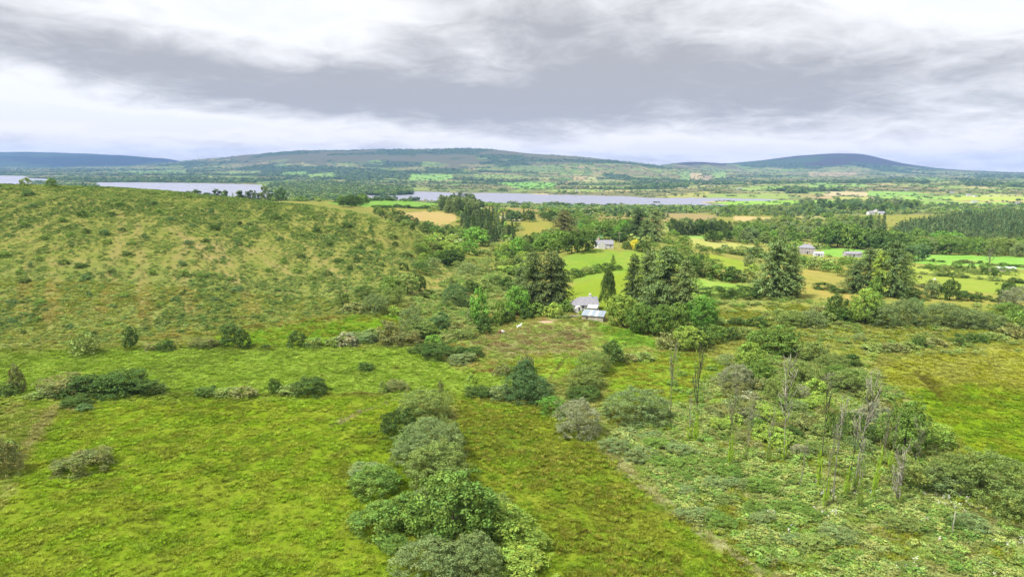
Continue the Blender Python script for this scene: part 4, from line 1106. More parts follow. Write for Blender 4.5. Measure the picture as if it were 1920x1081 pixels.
# ------------------------------------------------------------------ groups of trees seen as individuals
def rpoly(poly, n, mind, rr, tries=40):
    xs = [p[0] for p in poly]; ys = [p[1] for p in poly]; out = []
    for _ in range(n * tries):
        if len(out) >= n: break
        q = (rr.uniform(min(xs), max(xs)), rr.uniform(min(ys), max(ys)))
        if not inpoly(np.array([q[0]]), np.array([q[1]]), poly)[0]: continue
        if all(math.hypot(q[0] - o[0], (q[1] - o[1]) * 2.2) > mind for o in out): out.append(q)
    return sorted(out, key=lambda q: q[1])
RR = random.Random(11)
ORD = ['first', 'second', 'third', 'fourth', 'fifth', 'sixth', 'seventh', 'eighth', 'ninth', 'tenth', 'eleventh', 'twelfth']
ROWN = ['nearest', 'second', 'third', 'fourth', 'fifth', 'sixth', 'seventh', 'eighth', 'ninth', 'farthest']
GROVES = [  # polygon of feet, count, spacing px, kinds, width px, height px, colours, label, group
    ([(820, 392), (880, 388), (900, 400), (880, 410), (830, 398)], 22, 9, ['broad', 'oldcon'], (18, 26), (24, 32), ['sp', 'sd', 'gr'], 'shelter belt tree above the tan field', 'trees of the shelter belt above the tan field'),
    ([(862, 425), (880, 405), (930, 415), (972, 445), (965, 458), (900, 458), (865, 445)], 64, 7, ['spruce', 'spruce', 'oldcon'], (12, 17), (22, 30), ['sd', 'sd', 'sp', 'dk'], 'dark spruce in the small conifer wood', 'spruces of the small conifer wood'),
    ([(640, 384), (680, 382), (684, 386), (644, 388)], 12, 7, ['broad'], (16, 24), (15, 20), ['md', 'dk'], 'tree by the green skyline field', 'trees of the clump at the green field on the skyline'),
    ([(948, 412), (1000, 414), (1004, 417), (950, 416)], 12, 7, ['broad', 'spruce'], (14, 20), (18, 24), ['dk', 'bl', 'sd'], 'tree of the short dark row on the far slope', 'trees of the short row on the far slope'),
    ([(1010, 408), (1060, 412), (1120, 420), (1110, 428), (1030, 418)], 22, 9, ['broad', 'willow'], (12, 20), (12, 18), ['dk', 'md', 'gr'], 'scrub tree between the far moor strips', 'scrub trees between the far moor strips'),
    ([(1080, 400), (1200, 398), (1262, 406), (1250, 412), (1150, 406), (1080, 403)], 36, 10, ['broad', 'oldcon', 'spruce'], (11, 16), (9, 13), ['dk', 'bl', 'md', 'gr'], 'tree in the belt below the near lake shore', 'trees in the belt below the near lake shore'),
    ([(1260, 436), (1372, 440), (1372, 444), (1262, 441)], 26, 7, ['broad', 'oldcon'], (16, 22), (22, 29), ['sd', 'gr', 'dk'], 'dark grey tree of the dense valley wood', 'trees of the dense wood left of the valley farm'),
    ([(1330, 452), (1380, 448), (1385, 454), (1335, 456)], 8, 12, ['willow', 'broad'], (20, 30), (18, 22), ['dk', 'md'], 'rounded tree standing below the dense valley wood', 'rounded trees below the dense valley wood'),
    ([(1380, 440), (1460, 438), (1520, 444), (1500, 456), (1390, 456)], 24, 13, ['broad', 'broad', 'oldcon'], (18, 28), (16, 24), ['gr', 'md', 'ol', 'br', 'sp'], 'tree behind the grey farmhouse', 'trees in the wood behind the grey farmhouse'),
    ([(1380, 424), (1640, 418), (1640, 430), (1390, 434)], 36, 12, ['broad', 'oldcon', 'willow'], (14, 22), (10, 17), ['gr', 'md', 'ol', 'ol', 'md'], 'tree in the long belt crossing the valley', 'trees in the long belt crossing the valley'),
    ([(1530, 466), (1555, 462), (1612, 462), (1614, 468), (1560, 468)], 12, 12, ['broad'], (30, 40), (34, 42), ['dk', 'md', 'dk'], 'tall parkland tree right of the grey farmhouse', 'parkland trees right of the grey farmhouse'),
    ([(1600, 448), (1650, 446), (1655, 452), (1605, 454)], 7, 11, ['oldcon', 'spruce'], (22, 30), (38, 46), ['sd', 'sp'], 'dark conifer towering above the parkland trees', 'dark conifers above the parkland trees'),
    ([(1620, 464), (1680, 466), (1692, 480), (1650, 476)], 11, 13, ['broad'], (28, 38), (28, 36), ['md', 'dk', 'ol'], 'tree in the clump between parkland and shed', 'trees between the parkland and the pale shed'),
    ([(1688, 488), (1725, 488), (1727, 491), (1690, 491)], 4, 14, ['broad', 'willow'], (26, 32), (22, 30), ['dk', 'bl'], 'dark tree behind the pale roofed shed', 'dark trees behind the pale roofed shed'),
    ([(1725, 472), (1930, 478), (1990, 482), (1930, 484), (1725, 478)], 34, 10, ['willow', 'broad'], (22, 30), (22, 30), ['ol', 'md', 'gr'], 'hedgerow tree along the plantation edge', 'hedgerow trees along the plantation edge'),
    ([(1715, 462), (1800, 466), (1800, 469), (1716, 467)], 6, 22, ['broad'], (26, 32), (24, 30), ['br', 'md'], 'light green tree standing before the plantation wall', 'light green trees before the plantation'),
    ([(1240, 478), (1300, 486), (1330, 500), (1300, 504), (1250, 488)], 18, 11, ['willow', 'bush'], (16, 26), (14, 22), ['md', 'ol', 'dk'], 'rounded scrub right of the knoll house', 'rounded scrub right of the knoll house'),
    ([(960, 470), (1040, 450), (1110, 436), (1200, 436), (1230, 446), (1170, 450), (1108, 450), (1050, 470), (985, 484)], 34, 11, ['broad', 'willow'], (20, 30), (18, 28), ['md', 'dk', 'br', 'ol'], 'tree of the belt around the white house', 'trees of the belt around the white house'),
    ([(925, 470), (990, 470), (1000, 530), (940, 512)], 26, 12, ['willow', 'broad', 'bush'], (20, 32), (16, 28), ['md', 'ol', 'yg', 'dk'], 'rounded tree left of the shaggy conifers', 'rounded trees on the slope left of the shaggy conifers'),
    ([(770, 455), (860, 440), (880, 470), (850, 500), (790, 500)], 26, 14, ['willow', 'bush'], (16, 28), (12, 20), ['md', 'ol', 'yg'], 'scrub tree where hillside meets valley', 'scrub trees where hillside meets valley'),
    ([(700, 398), (745, 405), (800, 428), (860, 438), (840, 446), (780, 436), (720, 412)], 34, 9, ['bush', 'tall'], (10, 20), (9, 16), ['dk', 'md', 'ol'], 'dark scrub on the hillside rim', 'dark scrub on the hillside rim'),
    ([(1500, 384), (1720, 384), (1720, 392), (1660, 400), (1500, 392)], 40, 10, ['broad', 'oldcon'], (12, 18), (9, 14), ['md', 'gr', 'bl', 'dk'], 'tree beyond the plantation', 'trees of the distant belt beyond the plantation'),
    ([(1340, 395), (1530, 396), (1560, 410), (1350, 404)], 40, 10, ['broad', 'willow', 'oldcon'], (10, 16), (7, 12), ['md', 'gr', 'bl', 'ol'], 'scrub tree on the flats before the lake', 'scrub trees on the flats before the lake'),
    ([(1340, 745), (1480, 700), (1620, 720), (1680, 800), (1600, 880), (1400, 860), (1330, 800)], 46, 30, ['bush', 'willow', 'bush'], (26, 52), (18, 36), ['ol', 'yg', 'bn', 'md', 'pk', 'gr'], 'straggly scrub among the dead trees', 'straggly scrub among the dead trees'),
    ([(1140, 800), (1300, 860), (1500, 960), (1640, 1060), (1500, 1085), (1300, 980), (1140, 850)], 40, 34, ['bush'], (26, 62), (9, 20), ['gr', 'md', 'ol', 'md'], 'low bramble in the overgrown strip', 'low bramble mounds in the overgrown strip'),
    ([(1260, 700), (1340, 690), (1350, 720), (1280, 790), (1240, 770)], 12, 30, ['bush'], (18, 34), (8, 16), ['ol', 'bn', 'md'], 'tussock scrub around the first dead trees', 'tussock scrub around the first dead trees'),
    ([(560, 405), (700, 430), (840, 470), (800, 530), (640, 560), (520, 500)], 34, 28, ['bush'], (10, 22), (6, 12), ['dk', 'md', 'ol'], 'dark gorse right on the hillside', 'dark gorse on the right side of the hillside'),
    ([(0, 360), (560, 395), (520, 600), (200, 630), (0, 640)], 64, 30, ['bush'], (9, 22), (6, 11), ['dk', 'md', 'bl', 'md'], 'dark gorse on the open hillside', 'dark gorse on the open hillside'),
    ([(1730, 500), (1900, 515), (1900, 522), (1740, 512)], 14, 12, ['bush', 'willow'], (12, 20), (9, 16), ['dk', 'ol', 'md'], 'hedge shrub between the small pastures', 'hedge shrubs between the small pastures'),
]
for poly, n, sp, kinds, wr, hr, cols, lab, grp in GROVES:
    PT = rpoly(poly, n, sp, RR); nr = max(1, -(-len(PT) // 11)); who = {}
    for rr_ in range(nr):
        row = sorted(PT[rr_ * len(PT) // nr:(rr_ + 1) * len(PT) // nr])
        for oi, pt in enumerate(row):
            who[pt] = (', ' + ORD[oi] + ' from the left' if len(row) > 1 else '') + (' in ' + ROWN[min(nr - 1 - rr_, 9)] + ' row' if nr > 1 else '')
    for (px, py) in PT:
        kd = RR.choice(kinds)
        wp = RR.uniform(*wr); hp = RR.uniform(*hr)
        word = {'bush': 'bush', 'willow': 'willow', 'spruce': 'spruce', 'oldcon': 'conifer', 'pine': 'pine', 'tall': 'young tree'}.get(kd, 'broadleaf')
        veg(kd, px, py, wp, hp, RR.choice(cols), lab + who[(px, py)] if len((lab + who[(px, py)]).split()) <= 16 else lab, grp)

def hedge(pts, w, h, cols, lab, grp, step=0.7):
    """low hedge of separate shrubs along a line of the photograph"""
    W = [place(*p) for p in pts]
    for a, b in zip(W[:-1], W[1:]):
        L = math.hypot(b[0] - a[0], b[1] - a[1]); n = min(16, max(1, int(L / (w * step))))
        for i in range(n):
            q = (i + RR.uniform(.1, .9)) / n
            if RR.random() < 0.08: continue
            plant('bush', a[0] + (b[0] - a[0]) * q, a[1] + (b[1] - a[1]) * q, w * RR.uniform(.7, 1.4), h * RR.uniform(.6, 1.35), RR.choice(cols), lab, grp)
hedge([(1700, 512), (1760, 517), (1840, 524), (1930, 533)], 6, 2.2, ['dk', 'ol'], 'low dark shrub in the hedge between the two long pastures', 'shrubs of the hedge between the long pastures')
hedge([(1700, 533), (1740, 541), (1800, 552), (1870, 566)], 4.5, 1.8, ['dk', 'bn'], 'dark brown shrub in the ditch hedge below the long pasture', 'shrubs of the ditch hedge below the long pasture')
hedge([(1720, 502), (1800, 506), (1840, 514)], 6, 2.4, ['dk', 'ol'], 'shrub of the hedge under the upper pasture', 'shrubs of the hedge under the upper pasture')
hedge([(700, 389), (820, 391), (860, 398)], 9, 3.5, ['dk', 'sd'], 'shrub of the dark hedge between green and tan fields', 'shrubs of the hedge between green and tan fields')
hedge([(628, 380), (690, 376), (760, 377.5), (818, 379)], 14, 4.0, ['dk', 'bl'], 'shrub of the hedge on the green skyline field', 'shrubs of the hedge on the green skyline field')
hedge([(1300, 466), (1350, 474), (1440, 484)], 5.5, 3.2, ['md', 'ol'], 'shrub of the sloping hedge below the pale strip', 'shrubs of the hedge below the pale strip')
hedge([(1740, 490), (1790, 492), (1930, 502)], 6, 2.0, ['dk', 'bn'], 'shrub of the thin hedge under the brightest pasture', 'shrubs of the hedge under the brightest pasture')
hedge([(40, 349), (90, 351), (150, 352)], 7, 5.0, ['dk', 'ol', 'md'], 'ragged shrub on the left skyline of the hill', 'ragged shrubs on the left skyline of the hill', 1.3)

for k in range(34):
    px_ = 190 + 340 * (k + RR.random()) / 34; u_, _ = ray(px_, 355); D_ = RR.uniform(880, 1050)
    plant('broad' if k % 4 else 'spruce', u_ * D_, D_, RR.uniform(9, 17), RR.uniform(9, 17) + (3 if k in (8, 22, 23, 30) else 0), RR.choice(['dk', 'bl', 'gr', 'sd']), 'dark tree showing over the brow of the hill against the lake', 'trees beyond the brow of the hill', lod=2)
for k in range(9):
    px_ = 52 + 95 * (k + RR.random()) / 9; u_, _ = ray(px_, 345); D_ = RR.uniform(520, 600)
    plant('broad', u_ * D_, D_, RR.uniform(6, 10), RR.uniform(6, 10), RR.choice(['dk', 'md', 'sd']), 'dark tree on the skyline at the left end of the hill', 'trees on the left skyline', lod=1)
# the spruce plantation: rows on the rising ground
PLANT = [(1662, 458), (1690, 432), (1790, 415), (1920, 410), (2030, 408), (2030, 474), (1930, 471), (1760, 464)]
def plantation():
    cr = []
    W = [place(*p)[:2] for p in PLANT]
    x0, x1 = min(p[0] for p in W), max(p[0] for p in W); y0, y1 = min(p[1] for p in W), max(p[1] for p in W)
    gx, gy = np.meshgrid(np.arange(x0, x1, 4.7), np.arange(y0, y1, 4.7))
    gx = gx + rs.uniform(-1.6, 1.6, gx.shape); gy = gy + rs.uniform(-1.6, 1.6, gy.shape)
    m = inpoly(gx, gy, W)
    P = np.stack([gx[m], gy[m]], 1)
    return P[np.argsort(P[:, 1])]
PP = plantation()
for i, (x, y) in enumerate(PP[:290]):
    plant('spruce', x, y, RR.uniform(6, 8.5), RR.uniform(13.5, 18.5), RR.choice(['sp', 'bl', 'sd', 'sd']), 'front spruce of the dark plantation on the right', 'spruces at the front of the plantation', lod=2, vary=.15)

# ------------------------------------------------------------------ scattered cover (nobody could count it)
def inst_proto(name, me_src, mat):
    me = me_src.copy(); me.materials.clear(); me.materials.append(mat)
    return bpy.data.objects.new(name, me)
def scatter(name, pts, scl, rotz, cols, protos, label, tilt=None):
    """points carry size, turn and colour; a node group puts one of the prototype plants on each"""
    n = len(pts); me = bpy.data.meshes.new(name); me.vertices.add(n); me.vertices.foreach_set('co', np.asarray(pts, np.float32).ravel())
    def attr(an, typ, arr, key):
        a = me.attributes.new(an, typ, 'POINT'); a.data.foreach_set(key, np.asarray(arr, np.float32).ravel())
    attr('iscale', 'FLOAT_VECTOR', scl, 'vector'); attr('irot', 'FLOAT_VECTOR', np.stack([np.zeros(n), np.zeros(n), rotz], 1), 'vector')
    attr('icol', 'FLOAT_COLOR', np.concatenate([cols, np.ones((n, 1))], 1), 'color')
    a = me.attributes.new('pick', 'INT', 'POINT'); a.data.foreach_set('value', np.random.RandomState(n % 1000).randint(0, len(protos), n).astype(np.int32))
    me.update()
    o = link(name, me); tag(o, label, None, None, 'stuff')
    ng = bpy.data.node_groups.new(name + '_nodes', 'GeometryNodeTree')
    ng.interface.new_socket('Geometry', in_out='INPUT', socket_type='NodeSocketGeometry'); ng.interface.new_socket('Geometry', in_out='OUTPUT', socket_type='NodeSocketGeometry')
    N = ng.nodes; L = ng.links
    gi = N.new('NodeGroupInput'); go = N.new('NodeGroupOutput')
    join = N.new('GeometryNodeJoinGeometry')
    def named(nm, t):
        x = N.new('GeometryNodeInputNamedAttribute'); x.data_type = t; x.inputs['Name'].default_value = nm; return x.outputs[0]
    for k, p in enumerate(protos):
        oi = N.new('GeometryNodeObjectInfo'); oi.inputs['Object'].default_value = p; oi.inputs['As Instance'].default_value = True
        cmp_ = N.new('FunctionNodeCompare'); cmp_.data_type = 'INT'; cmp_.operation = 'EQUAL'
        L.new(named('pick', 'INT'), cmp_.inputs[2]); cmp_.inputs[3].default_value = k
        ip = N.new('GeometryNodeInstanceOnPoints')
        L.new(gi.outputs[0], ip.inputs['Points']); L.new(cmp_.outputs[0], ip.inputs['Selection']); L.new(oi.outputs['Geometry'], ip.inputs['Instance'])
        L.new(named('irot', 'FLOAT_VECTOR'), ip.inputs['Rotation']); L.new(named('iscale', 'FLOAT_VECTOR'), ip.inputs['Scale'])
        L.new(ip.outputs[0], join.inputs[0])
    L.new(join.outputs[0], go.inputs[0])
    md = o.modifiers.new('scatter', 'NODES'); md.node_group = ng
    return o
AREA = np.zeros_like(Yg); AREA[:-1, :-1] = (Yg[1:, :-1] - Yg[:-1, :-1]) * np.abs(Xg[:-1, 1:] - Xg[:-1, :-1]); AREA[Yg < 30] = 0
INFR = (PXg > -320) & (PXg < 2260) & (PYg < 1260) & VIS
def sample(mask, n, seed):
    """n random places of the ground, spread by area and weight"""
    r = np.random.RandomState(seed); w = (AREA * mask)[:-1, :-1].ravel().astype(float)
    c = np.cumsum(w); k = np.searchsorted(c, r.rand(n) * c[-1]); i, j = np.divmod(k, C_ - 1)
    a = r.rand(n); b = r.rand(n)
    def bl(G): return (G[i, j] * (1 - a) + G[i, j + 1] * a) * (1 - b) + (G[i + 1, j] * (1 - a) + G[i + 1, j + 1] * a) * b
    P = np.stack([bl(Xg), bl(Yg), bl(Zg)], 1)
    return P, i, j, r
# grass tufts
def tuft_mesh(name, seed, n, h, spread, w):
    r = np.random.RandomState(seed)
    a = r.uniform(0, 6.283, n); q = np.sqrt(r.rand(n)) * spread
    P = np.stack([np.cos(a) * q, np.sin(a) * q, h * r.uniform(.25, .6, n)], 1)
    al = unit(np.stack([np.cos(a) * .7 + r.randn(n) * .4, np.sin(a) * .7 + r.randn(n) * .4, np.ones(n) * r.uniform(.4, 1.3, n)], 1))
    N = np.cross(al, r.randn(n, 3)) + np.array([0, 0, .5])
    t = r.uniform(.75, 1.3, n); return leaves(name, P, N, h * r.uniform(.35, .7, n), np.stack([t * r.uniform(.95, 1.1, n), t, t * .9], 1), M_GRASSI, w, al)
TUFT = [bpy.data.objects.new('tuft', tuft_mesh('tuft', 1, 34, .34, .42, .16)), bpy.data.objects.new('tuft', tuft_mesh('tuft', 2, 40, .26, .50, .18)), bpy.data.objects.new('tuft', tuft_mesh('tuft', 3, 26, .5, .26, .12))]
nearw = INFR * (Yg < 240) * (Yg > 45)
dens = 0.25 + 1.4 * smooth(fbm(Xg / 3.0, Yg / 3.0, 60, 3), .42, .66)
P, i, j, r = sample(nearw * dens * (1.0 / (1 + (Yg / 110) ** 2)), 170000, 61)
mixf = smooth(fbm(P[:, 0] / 2.5, P[:, 1] / 2.5, 62), .4, .6)[:, None]
dark = np.where(fbm(P[:, 0] / 9, P[:, 1] / 9, 63, 3) > .60, .8, 1.0)[:, None]
cols = (CA[i, j] * (1 - mixf) + CB[i, j] * mixf) * r.uniform(1.25, 2.0, (len(P), 1)) * dark * np.array([1.0, 1.0, .95])
s = r.uniform(.5, 1.15, len(P)) * (1 + P[:, 1] / 260)
scatter('grass_tufts', P, np.stack([s, s, s * r.uniform(.5, 1.1, len(P))], 1), r.uniform(0, 6.28, len(P)), cols, TUFT, 'rough grass tufts over the nearer fields')
# rushes in the wetter fields
rush = inpoly(PXg, PYg, [(860, 745), (1000, 762), (1130, 850), (1420, 1085), (1500, 1130), (900, 1130), (850, 850)]) | inpoly(PXg, PYg, [(1120, 780), (1500, 660), (1700, 760), (1930, 930), (1930, 1130), (1450, 1130)]) \
    | inpoly(PXg, PYg, [(1330, 610), (1340, 572), (1900, 574), (1930, 650), (1500, 650)])
rushw = rush * INFR * smooth(fbm(Xg / 8, Yg / 8, 64, 3), .42, .6)
P, i, j, r = sample(rushw, 15000, 65)
cc = alb((130, 146, 46), 1.5)[None] * r.uniform(.7, 1.4, (len(P), 1)) * np.array([1, 1, 1]) + 0
br = r.rand(len(P)) < .35; cc[br] = alb((146, 148, 58), 1.5) * r.uniform(.7, 1.2, (br.sum(), 1))
s = r.uniform(.8, 1.7, len(P))
scatter('rushes', P, np.stack([s, s, s * 1.25], 1), r.uniform(0, 6.28, len(P)), cc, TUFT[2:] + TUFT[:1], 'clumps of rushes in the wet fields')
# herb and bramble cover
HERB = [inst_proto('herb', clump_crown('herb', 200 + k, M_LEAFI, 16, 22, .06, sh_low, .20, .4, .3, .45, .12), M_LEAFI) for k in range(4)]
hb = inpoly(PXg, PYg, [(1120, 775), (1240, 790), (1350, 700), (1500, 650), (1640, 690), (1700, 770), (1800, 880), (1930, 940), (2260, 1100), (2260, 1260), (1760, 1260), (1300, 985)]) * 1.0
hb += inpoly(PXg, PYg, [(745, 580), (800, 548), (870, 505), (950, 512), (985, 560), (940, 612), (840, 645), (760, 630)]) * .7
hb += inpoly(PXg, PYg, [(1260, 560), (1500, 560), (1930, 580), (1930, 660), (1640, 680), (1260, 680)]) * .12
P, i, j, r = sample(hb * INFR * (0.15 + smooth(fbm(Xg / 6, Yg / 6, 66, 3), .4, .62)), 9000, 67)
hp = np.array([alb(c, 2.35) for c in ((128, 152, 70), (142, 158, 84), (106, 138, 60), (140, 150, 84), (118, 138, 66), (134, 146, 78))])
s = r.uniform(.5, 1.9, len(P)) * (1 + P[:, 1] / 500)
scatter('herbage', P, np.stack([s * 1.3, s * 1.3, s * .55], 1), r.uniform(0, 6.28, len(P)), hp[r.randint(0, len(hp), len(P))] * r.uniform(.62, 1.05, (len(P), 1)), HERB, 'tangled herbs and brambles of the overgrown ground')
# bracken and young gorse of the hillside
hm = inpoly(PXg, PYg, HILL) & (Yg < 520) & (Yg > 175)
cl = smooth(.45 * fbm(Xg / 11, Yg / 11, 68, 4) + .55 * fbm(Xg / 3.6 + Yg * .05, Yg / 46, 73, 2), .40, .56) * 1.6 + .30 + .4 * smooth(Zg, 8, 26) + .35 * (Yg < 250)
P, i, j, r = sample(hm * cl * (PXg > -280) * (1 - .5 * TRACK), 66000, 69)
hp = np.array([alb(c, 2.35) for c in ((150, 164, 84), (136, 156, 76), (148, 160, 88), (116, 142, 68), (98, 126, 60), (78, 104, 50), (126, 146, 84))])
big = fbm(P[:, 0] / 26, P[:, 1] / 26, 70)
ci = np.clip(((r.rand(len(P)) * .75 + (big - .3) * .9) * len(hp) * .8).astype(int), 0, len(hp) - 1)
s = r.uniform(.5, 1.45, len(P)) * np.where(ci > 3, 1.25, 1)
scatter('bracken', P, np.stack([s * 1.15, s * 1.15, s * .6], 1), r.uniform(0, 6.28, len(P)), hp[ci] * r.uniform(.55, 1.12, (len(P), 1)), HERB, 'bracken and young gorse covering the hillside')
# white umbels in the overgrown corner
UMB = bpy.data.objects.new('umbel', leaves('umbel', np.stack([rs.uniform(-.2, .2, 12), rs.uniform(-.2, .2, 12), rs.uniform(.45, .8, 12)], 1), np.tile([0, 0, 1.0], (12, 1)) + rs.randn(12, 3) * .2, .055, np.ones((12, 3)), M_LEAFI, .9))
P, i, j, r = sample(inpoly(PXg, PYg, [(1400, 850), (1600, 900), (1800, 920), (1930, 960), (1930, 1130), (1600, 1130), (1400, 960)]) * smooth(fbm(Xg / 5, Yg / 5, 71), .5, .7), 800, 72)
P, i, j = P[:130], i[:130], j[:130]
scatter('white_flowers', P, np.ones((len(P), 3)) * r.uniform(.6, 1.5, (len(P), 1)), r.uniform(0, 6, len(P)), np.tile([.62, .6, .54], (len(P), 1)), [UMB], 'white flower heads in the overgrown corner')

# far woods, hedgerows and the back of the plantation
FARB = [inst_proto('far_tree', clump_crown('far_tree', 220 + k, M_LEAFI, 16, 9, .13, sh_round, .2, .2, .25), M_LEAFI) for k in range(3)]
FARW = [inst_proto('far_tree', clump_crown('far_tree', 230 + k, M_LEAFI, 16, 9, .13, sh_dome, .2, .2, .25), M_LEAFI) for k in range(2)]
FARC = [inst_proto('far_spruce', conifer('far_spruce', 240 + k, M_LEAFI, 10, 6, 3, .075, .3, .8, .2), M_LEAFI) for k in range(3)]
P2 = PP[290:]; zz = np.array([ground(x, y) for x, y in P2])
hp = np.array([alb(HUE[c][0], LEAF_GAIN) for c in ('sp', 'sd', 'sd', 'bl')])
w = rs.uniform(6, 8.5, len(P2)); h = rs.uniform(12.5, 17.5, len(P2))
scatter('plantation', np.column_stack([P2, zz]), np.stack([w, w, h], 1), rs.uniform(0, 6, len(P2)), hp[rs.randint(0, 4, len(P2))] * rs.uniform(.8, 1.25, (len(P2), 1)), FARC, 'dense dark spruce plantation running back over the rise')
farv = VIS & (PXg > -120) & (PXg < 2040)
wood = woodm & farv & (Yg < 9800)
dn = woodm * farv * (Yg < 9800) * np.where(Yg < 3000, 3.0, 1.0) / (1 + (Yg / 2600) ** 2) * (1 + 3 * penm)
P, i, j, r = sample(dn, 12000, 80)
hp = np.array([alb(HUE[c][0], LEAF_GAIN) for c in ('dk', 'dk', 'md', 'bl', 'gr', 'sd')])
w = r.uniform(9, 16, len(P)) * (1 + P[:, 1] / 7000); h = r.uniform(8, 13, len(P)) * np.where(P[:, 1] > 5000, .8, 1) * np.where((P[:, 1] < 2000), .45, 1)
scatter('far_woods', P, np.stack([w, w, h], 1), r.uniform(0, 6, len(P)), hp[r.randint(0, 6, len(P))] * r.uniform(.8, 1.2, (len(P), 1)), FARB, 'woods massed across the far country')
hed = farm & ~woodm & ~lake & farv & (fedge < np.clip(Yg * .0022, 5, 14)) & (Yg < 9500) & ~moor
hed &= fbm(Xg / 120, Yg / 120, 81) > .36
dn = hed / (1 + (Yg / 2600) ** 1.6)
P, i, j, r = sample(dn, 6500, 82)
w = r.uniform(5, 10, len(P)) * (1 + P[:, 1] / 6000); h = r.uniform(3, 6.5, len(P))
scatter('far_hedgerows', P, np.stack([w, w, h], 1), r.uniform(0, 6, len(P)), hp[r.randint(0, 6, len(P))] * r.uniform(.8, 1.2, (len(P), 1)), FARW, 'hedgerows dividing the far fields')
sc = farm & ~lake & ~ffm & farv & (Yg < 5200)
dn = sc * smooth(fbm(Xg / 70, Yg / 70, 84, 4), .5, .66) * (0.15 + roughm) / (1 + (Yg / 1800) ** 2)
P, i, j, r = sample(dn, 4500, 85)
w = r.uniform(4, 9, len(P)); h = r.uniform(2, 4.5, len(P))
scatter('far_scrub', P, np.stack([w, w, h], 1), r.uniform(0, 6, len(P)), hp[r.randint(0, 6, len(P))] * r.uniform(.8, 1.3, (len(P), 1)), FARW, 'scrub speckling the moor around the lake')
# middle ground scrub between 450 and 1300 m
mid = (Yg > 430) & (Yg < 1900) & ~lake & INFR & ~ffm & ~((PXg < 800) & (Yg < 900))
flat = np.zeros(Xg.shape, bool)
for q in ([(748, 399), (856, 400), (832, 426), (762, 421)], [(608, 374), (824, 374), (824, 389), (640, 388)], [(1700, 470), (2000, 474), (2000, 512), (1690, 500)], [(1290, 445), (1440, 466), (1300, 462)], [(972, 410), (1050, 418), (1064, 442), (985, 447)], [(1370, 404), (1480, 410), (1480, 418), (1380, 414)], [(1240, 396), (1345, 404), (1340, 416), (1240, 413)], [(940, 402), (985, 408), (975, 416), (935, 410)]):
    flat |= inpoly(PXg, PYg, q)
dn = mid * ~flat * smooth(fbm(Xg / 38, Yg / 38, 86, 4) + .12 * (PYg < 400), .50, .62) / (1 + (Yg / 900) ** 2)
P, i, j, r = sample(dn, 2800, 87)
w = r.uniform(2.5, 8, len(P)) * (1 + P[:, 1] / 3000); h = w * r.uniform(.45, .8, len(P))
hp = np.array([alb(HUE[c][0], LEAF_GAIN) for c in ('md', 'ol', 'md', 'bl', 'gr', 'ol')])
scatter('valley_scrub', P, np.stack([w, w, h], 1), r.uniform(0, 6, len(P)), hp[r.randint(0, 6, len(P))] * r.uniform(.8, 1.3, (len(P), 1)), FARW, 'scrub scattered over the valley floor')
#PART3
# ------------------------------------------------------------------ dead poplars with ivied feet
def branch_mesh(seed, L=1.0):
    r = random.Random(seed); m = MB()
    pts = [(0, 0, 0)]; a = 0.0
    for k in range(1, 5):
        q = k / 4; pts.append((L * .26 * q ** .7 + r.uniform(-.02, .02), r.uniform(-.03, .03), L * q * .95))
    m.tube(pts, [.020, .016, .012, .008, .003], 5)
    for t in range(9):
        k = r.randint(1, 3); b = pts[k]; q = r.random(); n = pts[k + 1]; b = tuple(b[i] + (n[i] - b[i]) * q for i in range(3))
        an = r.uniform(0, 6.28); l = L * r.uniform(.14, .36)
        e = (b[0] + math.cos(an) * l * .45, b[1] + math.sin(an) * l * .45, b[2] + l * .85)
        md_ = tuple((b[i] + e[i]) / 2 + (0.03 * l if i < 2 else -.02) for i in range(3))
        m.tube([b, md_, e], [.0075, .0055, .0025], 4)
    return m
BRM = {}
for bark in (M_BARK, M_PALEBARK, M_DEADBARK):
    BRM[bark.name] = [branch_mesh(300 + k).mesh('branch', bark, True) for k in range(3)]
SPARSE = [clump_crown('sparse', 310 + k, M_LEAF, 30, 5, .05, sh_tall, .14, .45, .3, .4) for k in range(2)]
IVY = [clump_crown('ivy', 320 + k, M_LEAF, 60, 14, .06, sh_tall, .22, .2, .25) for k in range(2)]
